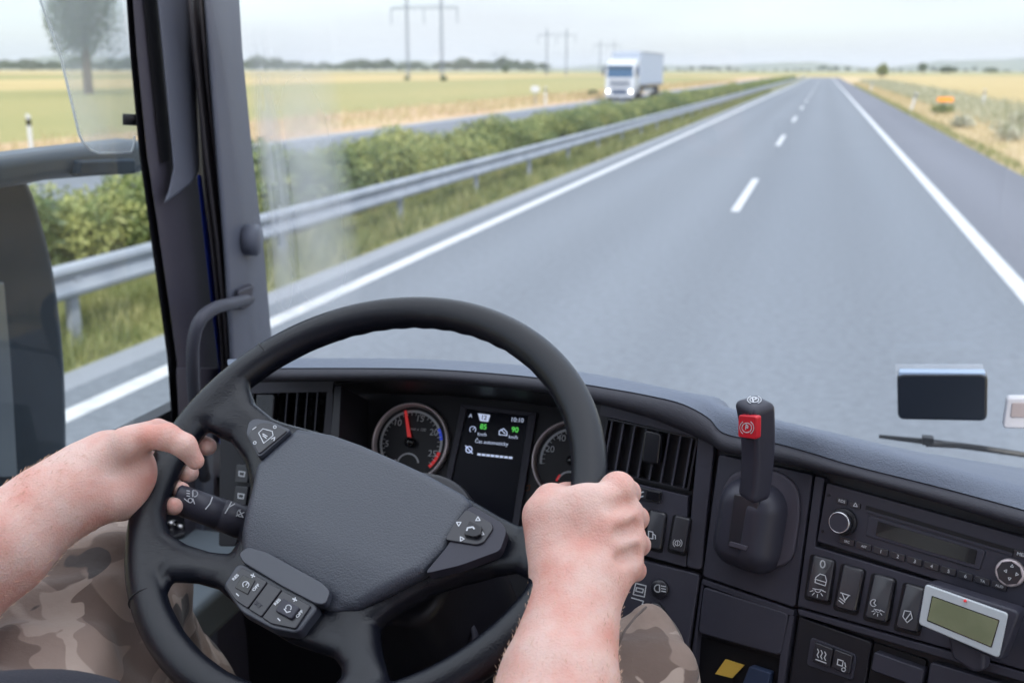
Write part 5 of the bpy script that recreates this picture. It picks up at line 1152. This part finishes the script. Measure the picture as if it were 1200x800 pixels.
# right hand: forearm from below, back of the hand up, knuckles to the right
RE = at(610, 1120, .66)
def right_fn(p):
    arm = chain(p, None, [(RE, .049), (A_(638, 880, .775), .048), (A_(655, 800, .815), .0425), (A_(668, 735, .85), .0345), (A_(676, 690, .872), .0325)], .02)
    wr = A_(676, 688, .875)
    d = arm
    kn = [((724, 573), .910, .0155), ((735, 603), .912, .0145), ((738, 634), .908, .0140), ((734, 664), .900, .0135)]
    palm = ell(p, A_(690, 628, .893), [R_, U_, W_], (.043, .045, .023))
    for (c, dd, r) in kn: palm = smin(palm, chain(p, None, [(wr, .025), (A_(.45*wr_px[0]+.55*c[0], .45*wr_px[1]+.55*c[1], dd-.022), .018), (A_(*c, dd), r)], .008), .010)
    d = smin(d, palm, .022)
    th = chain(p, None, [(A_(652, 660, .885), .021), (A_(640, 604, .905), .0185), (A_(646, 588, .915), .0150), (A_(664, 583, .935), .0125), (A_(690, 580, .945), .0115), (A_(706, 590, .955), .009)], .006)
    d = smin(d, th, .016)
    # tendons and hollows between the knuckles
    for i in range(3):
        (a, da, ra), (b, db, rb) = kn[i], kn[i+1]; mx_, my_ = (a[0]+b[0])/2, (a[1]+b[1])/2; md = (da+db)/2
        d = smax(d, -cap(p, A_(mx_+8, my_, md-.0205), A_(mx_-12, my_+6, md-.0365), .0030, .0018), .012)
    for (c, dd, r) in kn: d = smin(d, cap(p, A_(*c, dd-.004), A_(c[0]-3, c[1], dd-.003), r*.86, r*.8), .004)
    fs = []
    for i, (c, dd, r) in enumerate(kn):
        x, y = c; fs.append(chain(p, None, [(A_(x+2, y+1, dd), r*.86), (A_(x+12-i*.5, y+4, dd+.030), .0108-.0006*i), (A_(x-6, y+8, dd+.058), .0098-.0005*i), (A_(x-30, y+10, dd+.056), .0090-.0005*i), (A_(x-42, y+8, dd+.040), .0080-.0005*i)], .004))
    f = fs[0]
    for g in fs[1:]: f = np.minimum(f, g)
    return smin(d, f, .003)
wr_px = (676, 690)
def bounds(pts, pad): P = np.array(pts); return P.min(0)-pad, P.max(0)+pad
lo1, hi1 = bounds([LE, A_(98, 566, .99), A_(243, 500, 1.10), A_(200, 600, 1.0)], .055)
V1, F1 = sdf_mesh(left_fn, lo1, hi1, .0015)
lo2, hi2 = bounds([RE, A_(620, 560, .88), A_(760, 560, .98), A_(760, 700, .9)], .055)
V2, F2 = sdf_mesh(right_fn, lo2, hi2, .0015)
SL, SR_ = np.array([-.60, .05, 2.27]), np.array([-.20, .05, 2.27]); HD = np.array([-.40, .06, 2.60])
def body_fn(p):
    d = chain(p, None, [(SL, .06), (SL*.5+LE*.5, .052), (LE, .044)], .02)
    d = smin(d, chain(p, None, [(SR_, .06), (SR_*.5+RE*.5, .052), (RE, .044)], .02), .03)
    d = smin(d, chain(p, None, [(SL, .07), ((SL+SR_)/2+np.array([0, -.01, .03]), .085), (SR_, .07)], .04), .05)
    d = smin(d, chain(p, None, [((-.40, .03, 2.22), .14), ((-.40, .06, 1.95), .135), ((-.40, .12, 1.76), .15)], .05), .08)
    d = smin(d, chain(p, None, [((-.40, .03, 2.30), .06), ((-.40, .05, 2.47), .055)], .02), .03)
    h = ell(p, HD, [np.array([1, 0, 0.]), np.array([0, 1., 0]), np.array([0, 0, 1.])], (.076, .097, .118))
    h = smin(h, cap(p, HD+np.array([0, .095, .0]), HD+np.array([0, .112, -.03]), .010, .015), .015)
    h = smin(h, cap(p, HD+np.array([0, .06, -.09]), HD+np.array([0, .075, -.095]), .035, .03), .03)
    for s in (-1, 1):
        h = smin(h, ell(p, HD+np.array([s*.078, -.005, -.005]), [np.array([1, 0, 0.]), np.array([0, 1., 0]), np.array([0, 0, 1.])], (.012, .02, .032)), .006)
        h = smax(h, -(np.linalg.norm(p-(HD+np.array([s*.030, .103, .015])).astype(np.float32), axis=-1)-.013), .012)
    h = smax(h, -cap(p, HD+np.array([-.022, .104, -.062]), HD+np.array([.022, .104, -.062]), .003, .003), .004)
    return smin(d, h, .03)
V3, F3 = sdf_mesh(body_fn, (-.85, -.25, 1.55), (.1, .75, 2.78), .006)
per = empty('person', (-.4, .1, 1.6), 'driver in camouflage trousers with both bare forearms on the steering wheel', 'person')
k1, k2 = len(V1), len(V1)+len(V2)
quad_obj('body', np.concatenate([V1, V2, V3]), np.concatenate([F1, F2+k1, F3+k2]), skin, per, smooth_it=3)
def hair_fn(p):
    d = ell(p, HD+np.array([0, -.012, .018]), [np.array([1, 0, 0.]), np.array([0, 1., 0]), np.array([0, 0, 1.])], (.083, .100, .115)); return smax(d, (p[..., 1]-HD[1]-.055)*.8-(p[..., 2]-HD[2]-.03)*.9, .02)
Vh, Fh = sdf_mesh(hair_fn, HD-.15, HD+.15, .005); quad_obj('hair', Vh, Fh, hair_m, per)
def shirt_fn(p):
    d = chain(p, None, [(SL, .072), (SL*.55+LE*.45, .066)], .02)
    d = smin(d, chain(p, None, [(SR_, .072), (SR_*.55+RE*.45, .066)], .02), .03)
    d = smin(d, chain(p, None, [(SL, .08), ((SL+SR_)/2+np.array([0, -.01, .03]), .095), (SR_, .08)], .04), .05)
    d = smin(d, chain(p, None, [((-.40, .03, 2.22), .152), ((-.40, .06, 1.95), .148), ((-.40, .12, 1.76), .163)], .05), .08)
    return smax(d, p[..., 2]-2.395, .01)
Vs, Fs = sdf_mesh(shirt_fn, (-.85, -.25, 1.55), (.1, .6, 2.45), .006); quad_obj('shirt', Vs, Fs, shirt_m, per)
KL, KR = at(112, 712, 1.10), at(738, 812, 1.0)
def trouser_fn(p):
    fold = .0045*np.sin(p[..., 0]*48+p[..., 1]*38+3*np.sin(p[..., 2]*21))+.0028*np.sin(p[..., 1]*105-p[..., 0]*60+2*np.sin(p[..., 2]*40))
    a = chain(p, None, [((-.49, .25, 1.75), .115), (KL*.5+np.array([-.49, .25, 1.75])*.5, .100), (KL, .088), (KL+np.array([-.005, .10, -.17]), .074), (KL+np.array([-.02, .2, -.5]), .068)], .03)
    b = chain(p, None, [((-.29, .25, 1.75), .115), (KR*.5+np.array([-.29, .25, 1.75])*.5, .090), (KR, .062), (KR+np.array([.045, .10, -.25]), .066), (KR+np.array([.02, .25, -.6]), .07)], .03)
    d = smin(a, b, .03)
    d = smin(d, cap(p, (-.45, .15, 1.74), (-.33, .15, 1.74), .14, .14), .06)
    d = smin(d, chain(p, None, [(at(757, 722, 1.01), .012), (at(752, 770, 1.01), .038)], .01), .018)
    return d+fold
Vt, Ft = sdf_mesh(trouser_fn, (-.98, -.05, 1.25), (.12, 1.25, 2.08), .0035); quad_obj('trousers', Vt, Ft, camo, per)
# seam of the right trouser leg
mb = MB(); mb.tube([at(x, y, dd) for x, y, dd in ((757, 711, .995), (745, 722, .975), (733, 737, .958), (722, 760, .945))], .0012, 6); mb.build('trouser_seam', mat("seam thread", (.16, .13, .12), .9), per, smooth=True)
# short light hair on the forearms
hv, hf = [], []; g = np.random.default_rng(11)
for V_, F_, a_, b_ in ((V1, F1, LE, A_(98, 566, .99)), (V2, F2, RE, A_(676, 690, .875))):
    fc = V_[F_].mean(1); nn = np.cross(V_[F_[:, 1]]-V_[F_[:, 0]], V_[F_[:, 3]]-V_[F_[:, 0]]); nn /= np.linalg.norm(nn, axis=1)[:, None]+1e-12
    ad = (b_-a_)/np.linalg.norm(b_-a_); t = (fc-a_)@ad/np.linalg.norm(b_-a_); k = np.where((t > .35) & (t < 1.02))[0]; k = g.choice(k, 1500)
    for i in k:
        c = fc[i]; n_ = nn[i]; dr = ad*.8+n_*.10+g.normal(size=3)*.22; dr /= np.linalg.norm(dr); L = g.uniform(.003, .006); sd_ = np.cross(dr, n_); sd_ /= np.linalg.norm(sd_)+1e-9; w = .000025; q = len(hv)
        hv += [c-sd_*w, c+sd_*w, c+dr*L*.6+n_*.0007, c+dr*L+n_*.0004]; hf += [(q, q+1, q+2), (q+1, q+3, q+2)]
tag(link_mesh('arm_hair', hv, hf, mat("arm hair", (.60, .41, .30), .5), per), kind='stuff')
# fingernails that show
def nail(px, py, d, u, nn, w, l):
    c = at(px, py, d); n = nn/np.linalg.norm(nn); u = u-n*(u@n); u /= np.linalg.norm(u); v = np.cross(n, u); mb = MB(); g = []
    P = [c+u*l*math.cos(t)+v*w*math.sin(t)*(1-.15*math.cos(t)) for t in np.linspace(0, 2*math.pi, 16, endpoint=False)]
    mb.prism(P, -n*.0015); mb.build('fingernail', nail_m, per, bevel=.0005)

# ---- unseen rear wall and roof, added to block sun; front left open for skylight
roof = empty('cab_sun_blocker', (.25, -.9, 1.15), 'unseen pale rear wall and roof added behind the seats to block the sun', 'sun blocker')
blocker_m = mat("blocker lining", (.55, .55, .57), .9, bump=(400, .4, .001))
mb = MB(); mb.box((.25, -.95, 2.55), (1.32, .04, 1.42)); mb.build('blocker_wall', blocker_m, roof, bevel=.02)
mb = MB(); mb.box((.25, -.52, 4.0), (1.32, .42, .03)); mb.build('blocker_roof', blocker_m, roof, bevel=.02)
